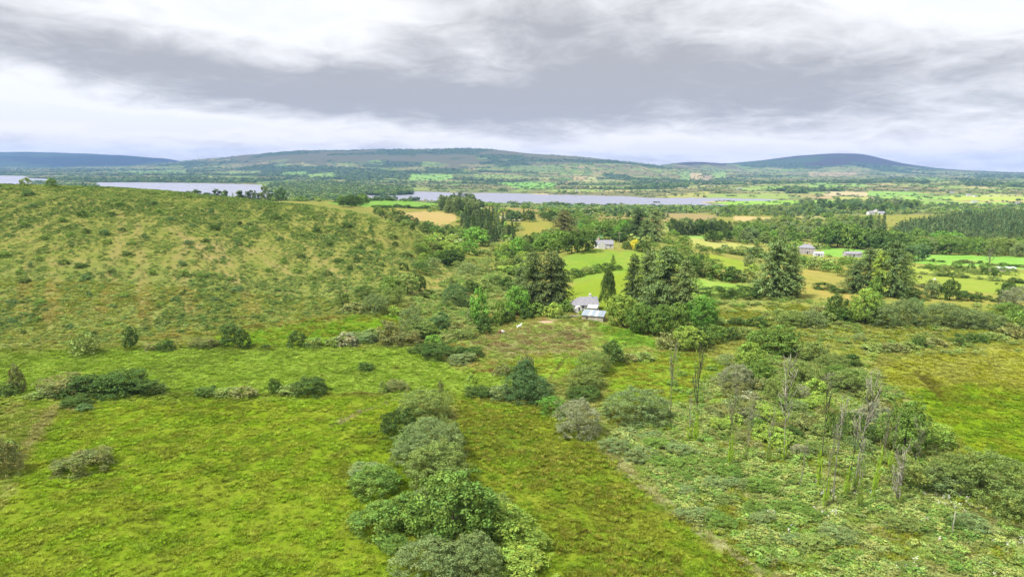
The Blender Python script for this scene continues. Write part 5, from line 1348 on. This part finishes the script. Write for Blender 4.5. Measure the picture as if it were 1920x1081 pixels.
def dead_tree(px, pb, pt, bark, label, ivy=0.35, ivyc='yl', nbr=9, fol=None, start=.45, lean=0.0, bw=.7, r0=.085):
    x, y, z = place(px, pb)
    dist = math.sqrt(x * x + y * y + (z - CAMZ) ** 2); cs = math.sqrt(1 - ((CAMZ - z) / dist) ** 2)
    H = (pb - pt) * dist / FPX / cs
    root = link('dead_tree', None, None, (x, y, z - .1)); tag(root, label, 'dead tree', 'dead trees in the overgrown strip')
    m = MB(); n = 9
    r = random.Random(int(px)); wx, wy = r.uniform(-.35, .35), r.uniform(-.3, .3)
    P = [(lean * H * q + wx * math.sin(q * 3.0), wy * math.sin(q * 4 + 1), H * q * .93) for q in [i / n for i in range(n + 1)]]
    m.tube(P, [r0 * (1.25 if i == 0 else 1 - .8 * i / n) for i in range(n + 1)], 7)
    link('trunk', m.mesh('trunk', bark, True), root)
    for k in range(nbr):
        q = start + (0.96 - start) * (k + r.random() * .6) / nbr
        i = min(int(q * n), n - 1); f = q * n - i; b = tuple(P[i][c] + (P[i + 1][c] - P[i][c]) * f for c in range(3))
        L = H * r.uniform(.16, .30) * (1.25 - q * .6)
        o = link('branch', BRM[bark.name][k % 3], root, b, r.uniform(0, 6.28), (L * 1.1 * bw, L * 1.1 * bw, L))
    if fol:
        f = link('foliage', SPARSE[int(px) % 2], root, (lean * H * .7, 0, H * .5), 0, (H * .13, H * .13, H * .46)); f.color = hue(fol)
    if ivy:
        f = link('ivy', IVY[int(px) % 2], root, (wx * .2, 0, 0), 0, (.7 + .2 * r.random(), .7, H * ivy)); f.rotation_euler.y = math.atan(lean * 1.1); f.color = IVYC[ivyc]
IVYC = {'yl': (.28, .42, .04, 1), 'gn': (.12, .20, .04, 1), 'lt': (.20, .28, .05, 1)}
for a in (
    (1258, 792, 648, M_PALEBARK, 'tall thin dead tree furthest left, pale grey at its foot, with wispy forked top', 0, 'yl', 12, 'pk', .5),
    (1304, 832, 656, M_BARK, 'tall dead tree second from the left with narrow dark upright twigs and ivied foot', .26, 'yl', 13, 'ol', .42),
    (1291, 828, 738, M_DEADBARK, 'short pale snag leaning beside the second tall dead tree', .3, 'yl', 2, None, .6),
    (1368, 878, 726, M_PALEBARK, 'dead tree with feathery brown top and yellow ivied foot', .36, 'yl', 12, 'bn', .5, .02),
    (1469, 868, 690, M_DEADBARK, 'dead tree with bleached bare fork rising over the scrub', .2, 'yl', 11, 'ol', .4, 0, 1.4),
    (1533, 918, 738, M_BARK, 'dead tree with green tuft on top and brightest yellow ivy at its foot', .32, 'yl', 9, 'md', .62),
    (1496, 912, 830, M_PALEBARK, 'low leaning snag between two taller dead trees', 0, 'yl', 4, None, .5, .1),
    (1564, 948, 776, M_DEADBARK, 'tallest straight dead trunk, bark peeled white halfway up', 0, 'gn', 10, 'ol', .5, 0, .8, .11),
    (1584, 934, 800, M_BARK, 'crooked dead tree with yellow ivied foot right of the peeled trunk', .32, 'yl', 6, 'ol', .5, .06),
    (1600, 926, 736, M_DEADBARK, 'bleached dead tree leaning right with antler like crown', .26, 'lt', 12, None, .4, .09, 1.2, .13),
    (1634, 940, 790, M_PALEBARK, 'slim dead tree bending right with long yellow ivy sleeve', .5, 'yl', 8, 'bn', .5, .09),
    (1684, 952, 858, M_DEADBARK, 'squat bushy dead tree with thick twiggy crown and dark base', .35, 'lt', 16, 'pk', .15, 0, 2.0, .22),
    (1716, 905, 806, M_PALEBARK, 'ragged half dead tree with pale twigs above the thorns', .4, 'lt', 9, 'ol', .3, 0, 1.8),
    (1855, 496, 470, M_PALEBARK, 'bare spreading tree standing in the bright pasture at the far right', 0, 'yl', 16, None, .1, 0, 2.4, .35)):
    dead_tree(*a)
for k, (px, pb, pt, iv, fo) in enumerate([(1395, 868, 760, .3, 'ol'), (1546, 952, 820, .35, 'ol'), (1612, 960, 838, .4, 'ol'), (1668, 880, 790, .3, 'ol'), (1440, 872, 766, .35, 'ol')]):
    dead_tree(px, pb, pt, (M_DEADBARK, M_PALEBARK)[k % 2], 'thin half dead stem with sparse leaves, ' + ORD[sorted([1395, 1546, 1612, 1668, 1440]).index(px)] + ' of its kind from the left', iv, ('lt', 'yl')[k % 2], 8, fo, .4, RR.uniform(-.05, .07))

# ------------------------------------------------------------------ buildings
M_WHITE = mat_plain('whitewash', (.52, .51, .47), .85, .06, 1.5, .1, .3, 0, (.45, .43, .36))
M_CREAM = mat_plain('old_render', (.36, .32, .30), .9, .12, 1.2, .2, .3, 0, (.25, .23, .2))
M_SLATE = mat_plain('slate', (.17, .165, .185), .6, .22, 2.2, .2, .4, 0, (.24, .23, .2))
M_SLATE2 = mat_plain('pale_slate', (.17, .17, .19), .6, .15, 2.0, .2, .4)
M_TIN = mat_plain('tin_sheet', (.25, .30, .34), .4, .12, 1.0, .1, .5, .25, (.35, .30, .26))
M_TIN2 = mat_plain('weathered_tin', (.36, .38, .39), .45, .08, 1.0, .1, .5, .1)
M_STONE = mat_plain('stone', (.34, .31, .24), .95, .3, 3.0, .6, .2, 0, (.14, .15, .07))
M_DARK = mat_plain('dark_opening', (.03, .03, .035), .3, .1, 2.0)
M_GLASS = mat_plain('pane', (.04, .05, .06), .08, .05, 1.0, 0, .6)
M_TRIM = mat_plain('painted_trim', (.6, .6, .58), .6, .05, 2.0)
M_BRICK = mat_plain('chimney_brick', (.52, .36, .29), .9, .2, 4.0, .3)
M_TIMBER = mat_plain('grey_timber', (.38, .34, .28), .9, .25, 5.0, .3)
M_SOIL = mat_plain('pink_soil', (.30, .20, .14), .95, .2, 1.5, .4)
def wall_mesh(L, W, H, R, mat, hipl=False, hipr=False):
    x, y = L / 2, W / 2; b = -0.6
    v = [(-x, -y, b), (x, -y, b), (x, y, b), (-x, y, b), (-x, -y, H), (x, -y, H), (x, y, H), (-x, y, H)]
    f = [(0, 1, 5, 4), (2, 3, 7, 6), (1, 2, 6, 5), (3, 0, 4, 7)]
    if not hipl: v.append((-x, 0, H + R)); f.append((4, len(v) - 1, 7)[::-1])
    if not hipr: v.append((x, 0, H + R)); f.append((5, 6, len(v) - 1))
    return MB().add(v, f).mesh('wall', mat)
def roof_mesh(L, W, H, R, mat, ov=.25, hipl=False, hipr=False, th=.12):
    x, y = L / 2 + ov, W / 2 + ov; k = R / (W / 2); H2 = H - k * ov
    xl = -x + (W / 2 + ov if hipl else 0); xr = x - (W / 2 + ov if hipr else 0)
    top = [(-x, -y, H2 + th), (x, -y, H2 + th), (x, y, H2 + th), (-x, y, H2 + th), (xl, 0, H + R + th), (xr, 0, H + R + th)]
    bot = [(a, b_, c - th) for a, b_, c in top]
    v = top + bot
    f = [(0, 1, 5, 4), (2, 3, 4, 5), (6, 10, 11, 7), (8, 11, 10, 9), (0, 6, 7, 1), (2, 8, 9, 3)]
    if hipl: f += [(3, 0, 4), (9, 10, 6), (3, 9, 6, 0)]
    else: f += [(0, 4, 10, 6), (4, 3, 9, 10)]
    if hipr: f += [(1, 2, 5), (7, 11, 8), (1, 7, 8, 2)]
    else: f += [(1, 7, 11, 5), (5, 11, 8, 2)]
    return MB().add(v, f).mesh('roof', mat)
def window(parent, x, z, w, h, yface, side=-1, frame=M_TRIM, axis='x'):
    m = MB(); t = .07; d = .06
    m.box(-w / 2, w / 2, -d, .0, 0, t); m.box(-w / 2, w / 2, -d, .0, h - t, h); m.box(-w / 2, -w / 2 + t, -d, 0, t, h - t); m.box(w / 2 - t, w / 2, -d, 0, t, h - t); m.box(-.03, .03, -d * .8, 0, t, h - t)
    o = link('window', m.mesh('window', frame), parent, (x, yface, z)) if axis == 'x' else link('window', m.mesh('window', frame), parent, (yface, x, z), math.pi / 2 * -side)
    link('pane', MB().box(-w / 2 + t, w / 2 - t, -.02, -.004, t, h - t).mesh('pane', M_GLASS), o)
    link('sill', MB().box(-w / 2 - .08, w / 2 + .08, -.14, 0, -.1, -.003).mesh('sill', M_TRIM), o)
    if side == 1 and axis == 'x': o.rotation_euler.z = math.pi
    return o
def door(parent, x, yface, w, h, mat, z=0.0):
    o = link('door', MB().box(-w / 2, w / 2, -.05, -.002, 0, h).mesh('door', mat), parent, (x, yface, z))
    link('handle', MB().box(w * .32, w * .40, -.09, -.053, h * .48, h * .54).mesh('handle', M_DARK), o); return o
def chimney(roof, x, z, w=.8, h=1.3, mat=M_BRICK):
    m = MB().box(x - w / 2, x + w / 2, -.32, .32, z - .8, z + h - .15).box(x - w / 2 - .08, x + w / 2 + .08, -.40, .40, z + h - .15, z + h)
    for s in (-.2, .2): m.tube([(x + s, 0, z + h), (x + s, 0, z + h + .35)], [.12, .10], 7)
    link('chimney', m.mesh('chimney', mat), roof)
def building(name, px, py, L, W, H, R, rot, wallm, roofm, label, cat, nwin=2, chim=(0.3,), hipl=False, hipr=False, doorx=0.0, storeys=1, group=None):
    x, y, z = place(px, py)
    b = link(name, None, None, (x, y, z + .05), math.radians(rot)); tag(b, label, cat, group)
    link('wall', wall_mesh(L, W, H, R, wallm, hipl, hipr), b)
    rf = link('roof', roof_mesh(L, W, H, R, roofm, .25, hipl, hipr), b)
    for c in chim: chimney(rf, c * L, H + R)
    for s in range(storeys):
        zb = .85 + s * 2.7
        for k in range(nwin):
            xx = -L / 2 + L * (k + .5) / nwin
            if s == 0 and doorx is not None and abs(xx - doorx) < 1.0: continue
            window(b, xx, zb, .95, 1.15 if storeys == 1 else 1.35, -W / 2)
    if doorx is not None: door(b, doorx, -W / 2, .95, 1.95, M_DARK)
    return b, rf
# the derelict cottage
cx_, cy_, cz_ = place(1096, 583)
cot, rf = building('cottage', 1095, 580, 9.0, 5.6, 2.2, 2.3, 9, M_WHITE, M_SLATE, 'old whitewashed cottage with half hipped dark slate roof beside the columnar cypress', 'cottage', 4, (), True, False, 2.2)
chimney(rf, 2.1, 4.55, .8, .95, M_WHITE)
def rounded_gable():
    n = 9; v = []; 
    for yy in (-4.6, -2.6):
        v += [(-1.05, yy, -.5), (1.05, yy, -.5)] + [(1.05 * math.cos(t), yy, 1.35 + .75 * math.sin(t)) for t in [math.pi * i / (n - 1) for i in range(n)]]
    k = n + 2; f = [tuple(range(k))]
    f += [(i, i + k, (i + 1) % k + k, (i + 1) % k) for i in range(k)]
    return MB().add(v, f).mesh('porch', M_WHITE)
por = link('porch', rounded_gable(), cot, (-3.0, 0, 0))
wnd = link('pane', MB().box(-.22, .22, -4.64, -4.603, 1.15, 1.75).box(-.22, .22, -4.64, -4.603, .6, 1.08).mesh('pane', M_DARK), por)
link('door', MB().box(.15, .75, -4.64, -4.603, -.4, .55).mesh('door', M_DARK), por)
# stone shed with pale tin roof
sx, sy, sz = place(1113, 599)
sh = link('stone_shed', None, None, (sx, sy, sz), math.radians(-19)); tag(sh, 'low stone shed with pale blue corrugated tin roof in front of the cottage', 'shed')
m = MB(); m.add([(-3.6, -2, -.6), (3.6, -2, -.6), (3.6, 2, -.6), (-3.6, 2, -.6), (-3.6, -2, 1.7), (3.6, -2, 1.7), (3.6, 2, 2.7), (-3.6, 2, 2.7)], [(0, 1, 5, 4), (1, 2, 6, 5), (2, 3, 7, 6), (3, 0, 4, 7), (4, 5, 6, 7)])
link('wall', m.mesh('wall', M_STONE), sh)
for k in range(7):
    x0 = -3.85 + k * 1.1; n = 12; v = []
    for yy, zz in ((-2.35, 1.68), (2.2, 2.82)):
        for s in range(n + 1): v.append((x0 + 1.12 * s / n, yy, zz + .03 * math.cos(s * math.pi) + (.05 if k % 2 else 0) + .04))
    me = MB().add(v, [(s, s + 1, s + n + 2, s + n + 1) for s in range(n)]).mesh('sheet', M_TIN if k not in (2, 4) else M_TIN2)
    o = link('sheet', me, sh)
door(sh, 1.4, -2.0, .9, 1.5, M_TIMBER); 
link('window', MB().box(-2.3, -1.6, -2.05, -2.003, .6, 1.1).mesh('window', M_DARK), sh)
lx, ly, lz = place(1112, 588)
lt = link('lean_to', None, None, (lx, ly + 1.5, lz), math.radians(-19)); tag(lt, 'small white roofed lean-to between the shed and the cottage', 'shed')
link('wall', MB().box(-1.6, 1.6, -1.3, 1.3, -.6, 1.9).mesh('wall', M_STONE), lt)
link('roof', MB().add([(-1.8, -1.5, 1.95), (1.8, -1.5, 1.95), (1.8, 1.5, 2.6), (-1.8, 1.5, 2.6), (-1.8, -1.5, 2.03), (1.8, -1.5, 2.03), (1.8, 1.5, 2.68), (-1.8, 1.5, 2.68)], [(0, 3, 2, 1), (4, 5, 6, 7), (0, 1, 5, 4), (1, 2, 6, 5), (2, 3, 7, 6), (3, 0, 4, 7)]).mesh('roof', M_TIN2), lt)
tx, ty, tz = place(1068, 585)
tk = link('rusty_tank', MB().tube([(0, 0, 0), (0, 0, 1.1), (0, 0, 1.2)], [.9, .9, .8], 14).mesh('rusty_tank', mat_plain('faded_pink_metal', (.42, .30, .28), .7, .2, 2.0)), None, (tx, ty, tz)); tag(tk, 'round faded pink tank at the left end of the cottage', 'tank')
# tumbled garden wall of separate stones
wr = link('garden_wall', None, None, place(1056, 594)); tag(wr, 'low tumbled stone wall running left from the shed', 'wall')
SM = [None] * 3
for k in range(3):
    r = random.Random(k); mb = MB().box(-.42, .42, -.24, .24, 0, .36); mb.v = [(a + r.uniform(-.08, .08), b + r.uniform(-.05, .05), c + r.uniform(-.05, .05)) for a, b, c in mb.v]; SM[k] = mb.mesh('stone', M_STONE)
w0 = place(1040, 596); w1 = place(1086, 594)
for k in range(34):
    q = (k % 17 + .5 * (k // 17)) / 17
    X_, Y_ = w0[0] + (w1[0] - w0[0]) * q, w0[1] + (w1[1] - w0[1]) * q
    if k > 17 and random.random() < .3: continue
    link('stone', SM[k % 3], wr, (X_ - wr.location.x, Y_ - wr.location.y, ground(X_, Y_) - wr.location.z + .34 * (k // 17)), random.uniform(-.3, .3))
gx_, gy_, gz_ = place(1024, 604)
soil = MB(); n = 16
soil.v = [(0, 0, .5)] + [(2.7 * math.cos(t) * random.uniform(.85, 1.1), 1.0 * math.sin(t) * random.uniform(.85, 1.1), -.05) for t in [2 * math.pi * i / n for i in range(n)]] + [(1.5 * math.cos(t), .55 * math.sin(t), .4 + random.uniform(-.1, .1)) for t in [2 * math.pi * i / n for i in range(n)]]
soil.f = [(0, 1 + n + i, 1 + n + (i + 1) % n) for i in range(n)] + [(1 + i, 1 + (i + 1) % n, 1 + n + (i + 1) % n, 1 + n + i) for i in range(n)]
tag(link('soil_heap', soil.mesh('soil_heap', M_SOIL, True), None, (gx_, gy_, gz_)), 'low spread heap of pinkish soil at the top of the paddock', 'soil heap')

# white house on the knoll
hb_, rf = building('farmhouse', 1132, 465, 9.6, 4.6, 2.4, 1.9, 4, M_WHITE, M_SLATE2, 'white house on the knoll with grey roof and gable facing the fields', 'house', 3, (-.32,), doorx=None)
gw = link('wing', MB().add([(-1.9, -2.2, -.6), (1.9, -2.2, -.6), (1.9, 2, -.6), (-1.9, 2, -.6), (-1.9, -2.2, 2.3), (1.9, -2.2, 2.3), (1.9, 2, 2.3), (-1.9, 2, 2.3), (0, -2.2, 4.2), (0, 2, 4.2)], [(0, 1, 5, 8, 4), (1, 2, 6, 5), (3, 0, 4, 7), (2, 3, 7, 9, 6)]).mesh('wing', M_WHITE), hb_, (-2.2, -3.6, 0))
r2 = roof_mesh(4.4, 3.8, 2.3, 1.9, M_SLATE2, .15); o = link('roof', r2, gw, (0, .15, .02), math.pi / 2)
# grey two storey farmhouse in the valley
building('farmhouse', 1512, 475, 11.5, 7, 5.0, 2.6, -12, M_CREAM, M_SLATE2, 'two storey grey farmhouse with hipped roof standing before the parkland trees', 'house', 4, (-.15, .15), True, True, 0.0, 2)
building('outhouse', 1534, 480, 7.0, 3.8, 2.2, 1.2, -8, M_WHITE, M_TIN2, 'low white outhouse at the right end of the grey farmhouse', 'outbuilding', 2, ())
building('barn', 1598, 481, 13, 6, 2.6, 1.5, -4, M_CREAM, M_SLATE, 'long grey barn half hidden by hedges right of the farmhouse', 'barn', 2, ())
building('barn', 1692, 489, 9, 7, 2.8, 1.8, 62, M_CREAM, M_TIN2, 'shed with pale curved looking tin roof beside the dark round trees', 'barn', 0, (), doorx=None)
building('barn', 1884, 508, 10.5, 4.5, 1.8, .8, -3, M_STONE, M_TIN2, 'long low shed with dark mouth and pale roof in the right hand pastures', 'barn', 2, ())
# ruined gable beside the low shed
rx, ry, rz = place(1862, 510)
ruin = MB().box(-3, 3, -.35, .35, -.6, 1.4).add([(-2.4, -.32, 1.4), (2.2, -.32, 1.4), (2.2, .32, 1.4), (-2.4, .32, 1.4), (-1.2, -.32, 2.5), (.4, -.32, 2.1), (.4, .32, 2.1), (-1.2, .32, 2.5)], [(0, 1, 5, 4), (1, 2, 6, 5), (2, 3, 7, 6), (3, 0, 4, 7), (4, 5, 6, 7)]).mesh('ruined_wall', M_STONE)
tag(link('ruined_wall', ruin, None, (rx, ry, rz), -.1), 'broken stone wall of a ruin left of the low pasture shed', 'ruin')
FARH = [(1632, 403, 10, 4.2, 5, 'large pale house left of the group in front of the plantation trees', 2), (1652, 402, 9, 3.2, -10, 'pale gabled house in the middle of the group before the plantation', 1), (1642, 397, 10, 3.0, 60, 'small white house at the back of the group before the plantation', 1),
        (1816, 367, 16, 4.5, 0, 'white farmhouse right of the bright fields on the plain', 1), (1828, 369, 14, 4, 25, 'second white building right of the farmhouse on the plain', 1), (1784, 362, 16, 4, 10, 'white bungalow among trees on the far plain', 1),
        (1486, 353, 20, 4, 0, 'long white building by the dark square wood', 1), (1386, 355, 24, 4, 5, 'long white farm building beyond the lake end', 1), (1012, 312, 14, 4, 0, 'lone white house high on the far slope', 1),
        (1081, 358, 9, 3.5, 0, 'small white house on the far lake shore', 1), (1826, 380, 14, 4, -5, 'white house on the plain behind the plantation', 1), (1908, 383, 12, 4, 10, 'white bungalow at the far right edge of the plain', 1),
        (1540, 356, 26, 4, -5, 'row of pale farm sheds beyond the beige field', 1), (1205, 349, 12, 4, 0, 'white cottage over the lake among far trees', 1), (528, 309, 12, 4, 0, 'white house on the slope left of the far mesa', 1), (1700, 357, 14, 4, 20, 'white house between far green fields', 1),
        (30, 316, 26, 6, 0, 'leftmost pale house under the blue mountain', 1), (52, 318, 26, 6, 0, 'second pale house under the blue mountain', 1)]
for px, py, L, H, rot, lab, st in FARH:
    building('house', px, py, L, 8, H, 2.2, rot, M_WHITE, M_SLATE2, lab, 'house', 2, (), doorx=None, storeys=st)

# utility pole behind the white house
ux, uy, uz = place(1161, 461)
pole = link('utility_pole', None, None, (ux, uy, uz)); tag(pole, 'wooden utility pole standing right of the white house', 'utility pole')
link('pole', MB().tube([(0, 0, -.5), (0, 0, 8.2)], [.17, .11], 8).mesh('pole', M_DEADBARK), pole)
cb_ = link('crossarm', MB().box(-.9, .9, -.06, .06, 7.5, 7.65).mesh('crossarm', M_TIMBER), pole)
for s in (-.75, 0, .75): link('insulator', MB().tube([(s, 0, 7.65), (s, 0, 7.9)], [.06, .04], 6).mesh('insulator', M_WHITE), cb_)

# posts and a log in the overgrown corner
def post(px, pb, pt, r, label, name='post'):
    x, y, z = place(px, pb); d = math.sqrt(x * x + y * y + 2500); h = (pb - pt) * d / FPX / .88
    rr = random.Random(int(px)); m = MB().tube([(0, 0, -.3), (rr.uniform(-.03, .03), 0, h * .5), (rr.uniform(-.06, .06), .02, h)], [r, r * .92, r * .8], 8)
    tag(link(name, m.mesh(name, M_DEADBARK, True), None, (x, y, z)), label, 'post')
post(1784, 1012, 970, .075, 'tall pale fence post standing alone in the overgrown lower right')
post(1566, 976, 957, .09, 'short weathered stump post below the peeled dead trunk')
post(1249, 560, 552, .1, 'small pale post beside the paddock trees')
x, y, z = place(1672, 988)
tag(link('fallen_log', MB().tube([(-.9, .55, .25), (0, 0, .42), (.8, -.6, .22)], [.10, .09, .07], 8).mesh('fallen_log', M_DEADBARK, True), None, (x, y, z + .15)), 'bleached fallen log lying in the weeds below the dead trees', 'log')
x, y, z = on_level(1231, 380.5) + (WATER,)
isl = MB(); n = 14
isl.v = [(0, 0, 1.2)] + [(13 * math.cos(t) * random.uniform(.8, 1.1), 7 * math.sin(t), -.6) for t in [2 * math.pi * i / n for i in range(n)]]
isl.f = [(0, 1 + i, 1 + (i + 1) % n) for i in range(n)]
tag(link('islet', isl.mesh('islet', M_STONE, True), None, (x, y, z)), 'tiny islet in the lake', None, None, 'structure')
for k in range(3):
    c = CROWN['bush', 2][k % 3]; o = link('islet_shrub', c, None, (x - 7 + k * 7, y, z + .6), k, (8, 6, 4.5)); o.color = hue('dk'); tag(o, 'dark shrub on the tiny lake islet, ' + ('left', 'middle', 'right')[k] + ' one', 'bush', 'shrubs on the islet')

# ------------------------------------------------------------------ animals
def mat_hide(name, a, b, thr):
    m, t, out = mat_new(name); g = t.node('ShaderNodeTexCoord').outputs['Object']
    sp = t.node('ShaderNodeSeparateXYZ'); t.link(g, sp.inputs[0])
    f = t.math('ADD', sp.outputs[0], t.math('MULTIPLY', t.math('SUBTRACT', t.noise(g, 2.0, 2), .5), 1.6))
    c = t.mix(t.ramp(f, thr - .04, thr + .04), b + (1,), a + (1,))
    bs = t.node('ShaderNodeBsdfPrincipled'); t.link(c, bs.inputs[0]); bs.inputs['Roughness'].default_value = .6; t.link(bs.outputs[0], out.inputs[0]); return m
def skin_body(name, chains, mat):
    vs = []; es = []; rd = []; key = {}
    for ch in chains:
        prev = None
        for p in ch:
            k = tuple(round(q, 3) for q in p[:3])
            if k not in key: key[k] = len(vs); vs.append(p[:3]); rd.append(p[3])
            if prev is not None: es.append((prev, key[k]))
            prev = key[k]
    me = bpy.data.meshes.new(name); me.from_pydata(vs, es, []); me.materials.append(mat)
    o = bpy.data.objects.new(name, me); COL.objects.link(o)
    o.modifiers.new('skin', 'SKIN').use_smooth_shade = True
    for i, r in enumerate(rd): me.skin_vertices[0].data[i].radius = (r, r)
    me.skin_vertices[0].data[0].use_root = True
    s = o.modifiers.new('sub', 'SUBSURF'); s.levels = s.render_levels = 2
    return o
def quadruped(name, px, py, rot, mat, hair, label, cat, graze, sc=1.0, cow=False):
    C = (0, 0, 1.12); 
    def leg(fx, sy, top, front):
        if front: return [C2, (fx, sy * .17, top, .14), (fx + .02, sy * .17, .5, .065), (fx, sy * .17, .13, .05), (fx + .05, sy * .17, .03, .065)]
        return [C3, (fx + .02, sy * .18, top, .18), (fx + .10, sy * .18, .72, .11), (fx - .13, sy * .18, .5, .065), (fx - .07, sy * .18, .13, .05), (fx - .02, sy * .18, .03, .065)]
    b = .36 if cow else .31
    C0 = (0, 0, 1.12, b); C2 = (.5, 0, 1.15, b - .03); C3 = (-.55, 0, 1.18, b - .02)
    nk = [C2, (.78, 0, 1.28, .2), (1.02, 0, 1.0, .14), (1.2, 0, .62, .12), (1.27, 0, .42, .10), (1.34, 0, .2, .075)] if graze else [C2, (.78, 0, 1.38, .2), (.95, 0, 1.66, .15), (1.08, 0, 1.86, .125), (1.28, 0, 1.76, .10), (1.45, 0, 1.62, .075)]
    o = skin_body('body', [[C0, C2], [C0, C3]] + [nk] + [leg(.5, s, .9, True) for s in (-1, 1)] + [leg(-.6, s, .95, False) for s in (-1, 1)], mat)
    x, y, z = place(px, py)
    r = link(name, None, None, (x, y, z), math.radians(rot), (sc, sc, sc)); tag(r, label, cat)
    o.parent = r
    link('tail', MB().tube([(-.83, 0, 1.25), (-.95, 0, 1.0), (-.93, 0, .5)], [.05, .07, .03], 6).mesh('tail', hair, True), r)
    hd = nk[3]
    for s in (-1, 1): link('ear', MB().tube([(hd[0] - .02, s * .08, hd[2] + .08), (hd[0] - .05, s * .12, hd[2] + .24)], [.035, .01], 5).mesh('ear', mat, True), r)
    if not cow: link('mane', MB().tube([(nk[1][0] - .05, 0, nk[1][2] + .17), (nk[2][0] - .04 + (.08 if graze else -.06), 0, nk[2][2] + .14), (nk[3][0] + (.02 if graze else -.06), 0, nk[3][2] + .12)], [.05, .06, .04], 6).mesh('mane', hair, True), r)
H_PINTO = mat_hide('pinto_hide', (.16, .055, .03), (.75, .73, .70), .12); H_WHITE = mat_hide('white_hide', (.78, .76, .73), (.7, .68, .66), 5)
H_BLACK = mat_hide('black_hide', (.02, .02, .02), (.025, .022, .02), 5); H_HAIR = mat_plain('pale_hair', (.6, .56, .5)); H_DHAIR = mat_plain('dark_hair', (.05, .035, .03))
quadruped('horse', 941, 627, 200, H_PINTO, H_HAIR, 'brown and white pinto horse grazing at the edge of the paddock', 'horse', True, 1.0)
quadruped('horse', 973, 616, 20, H_WHITE, H_HAIR, 'white horse standing in the paddock behind the pinto', 'horse', False, .9)
quadruped('cow', 1725, 523, 180, H_BLACK, H_DHAIR, 'black cow standing in the long right hand pasture', 'cow', True, 1.15, True)
quadruped('cow', 1752, 526, 10, H_WHITE, H_HAIR, 'white cow lying low in the pasture right of the black cow', 'cow', True, .8, True)
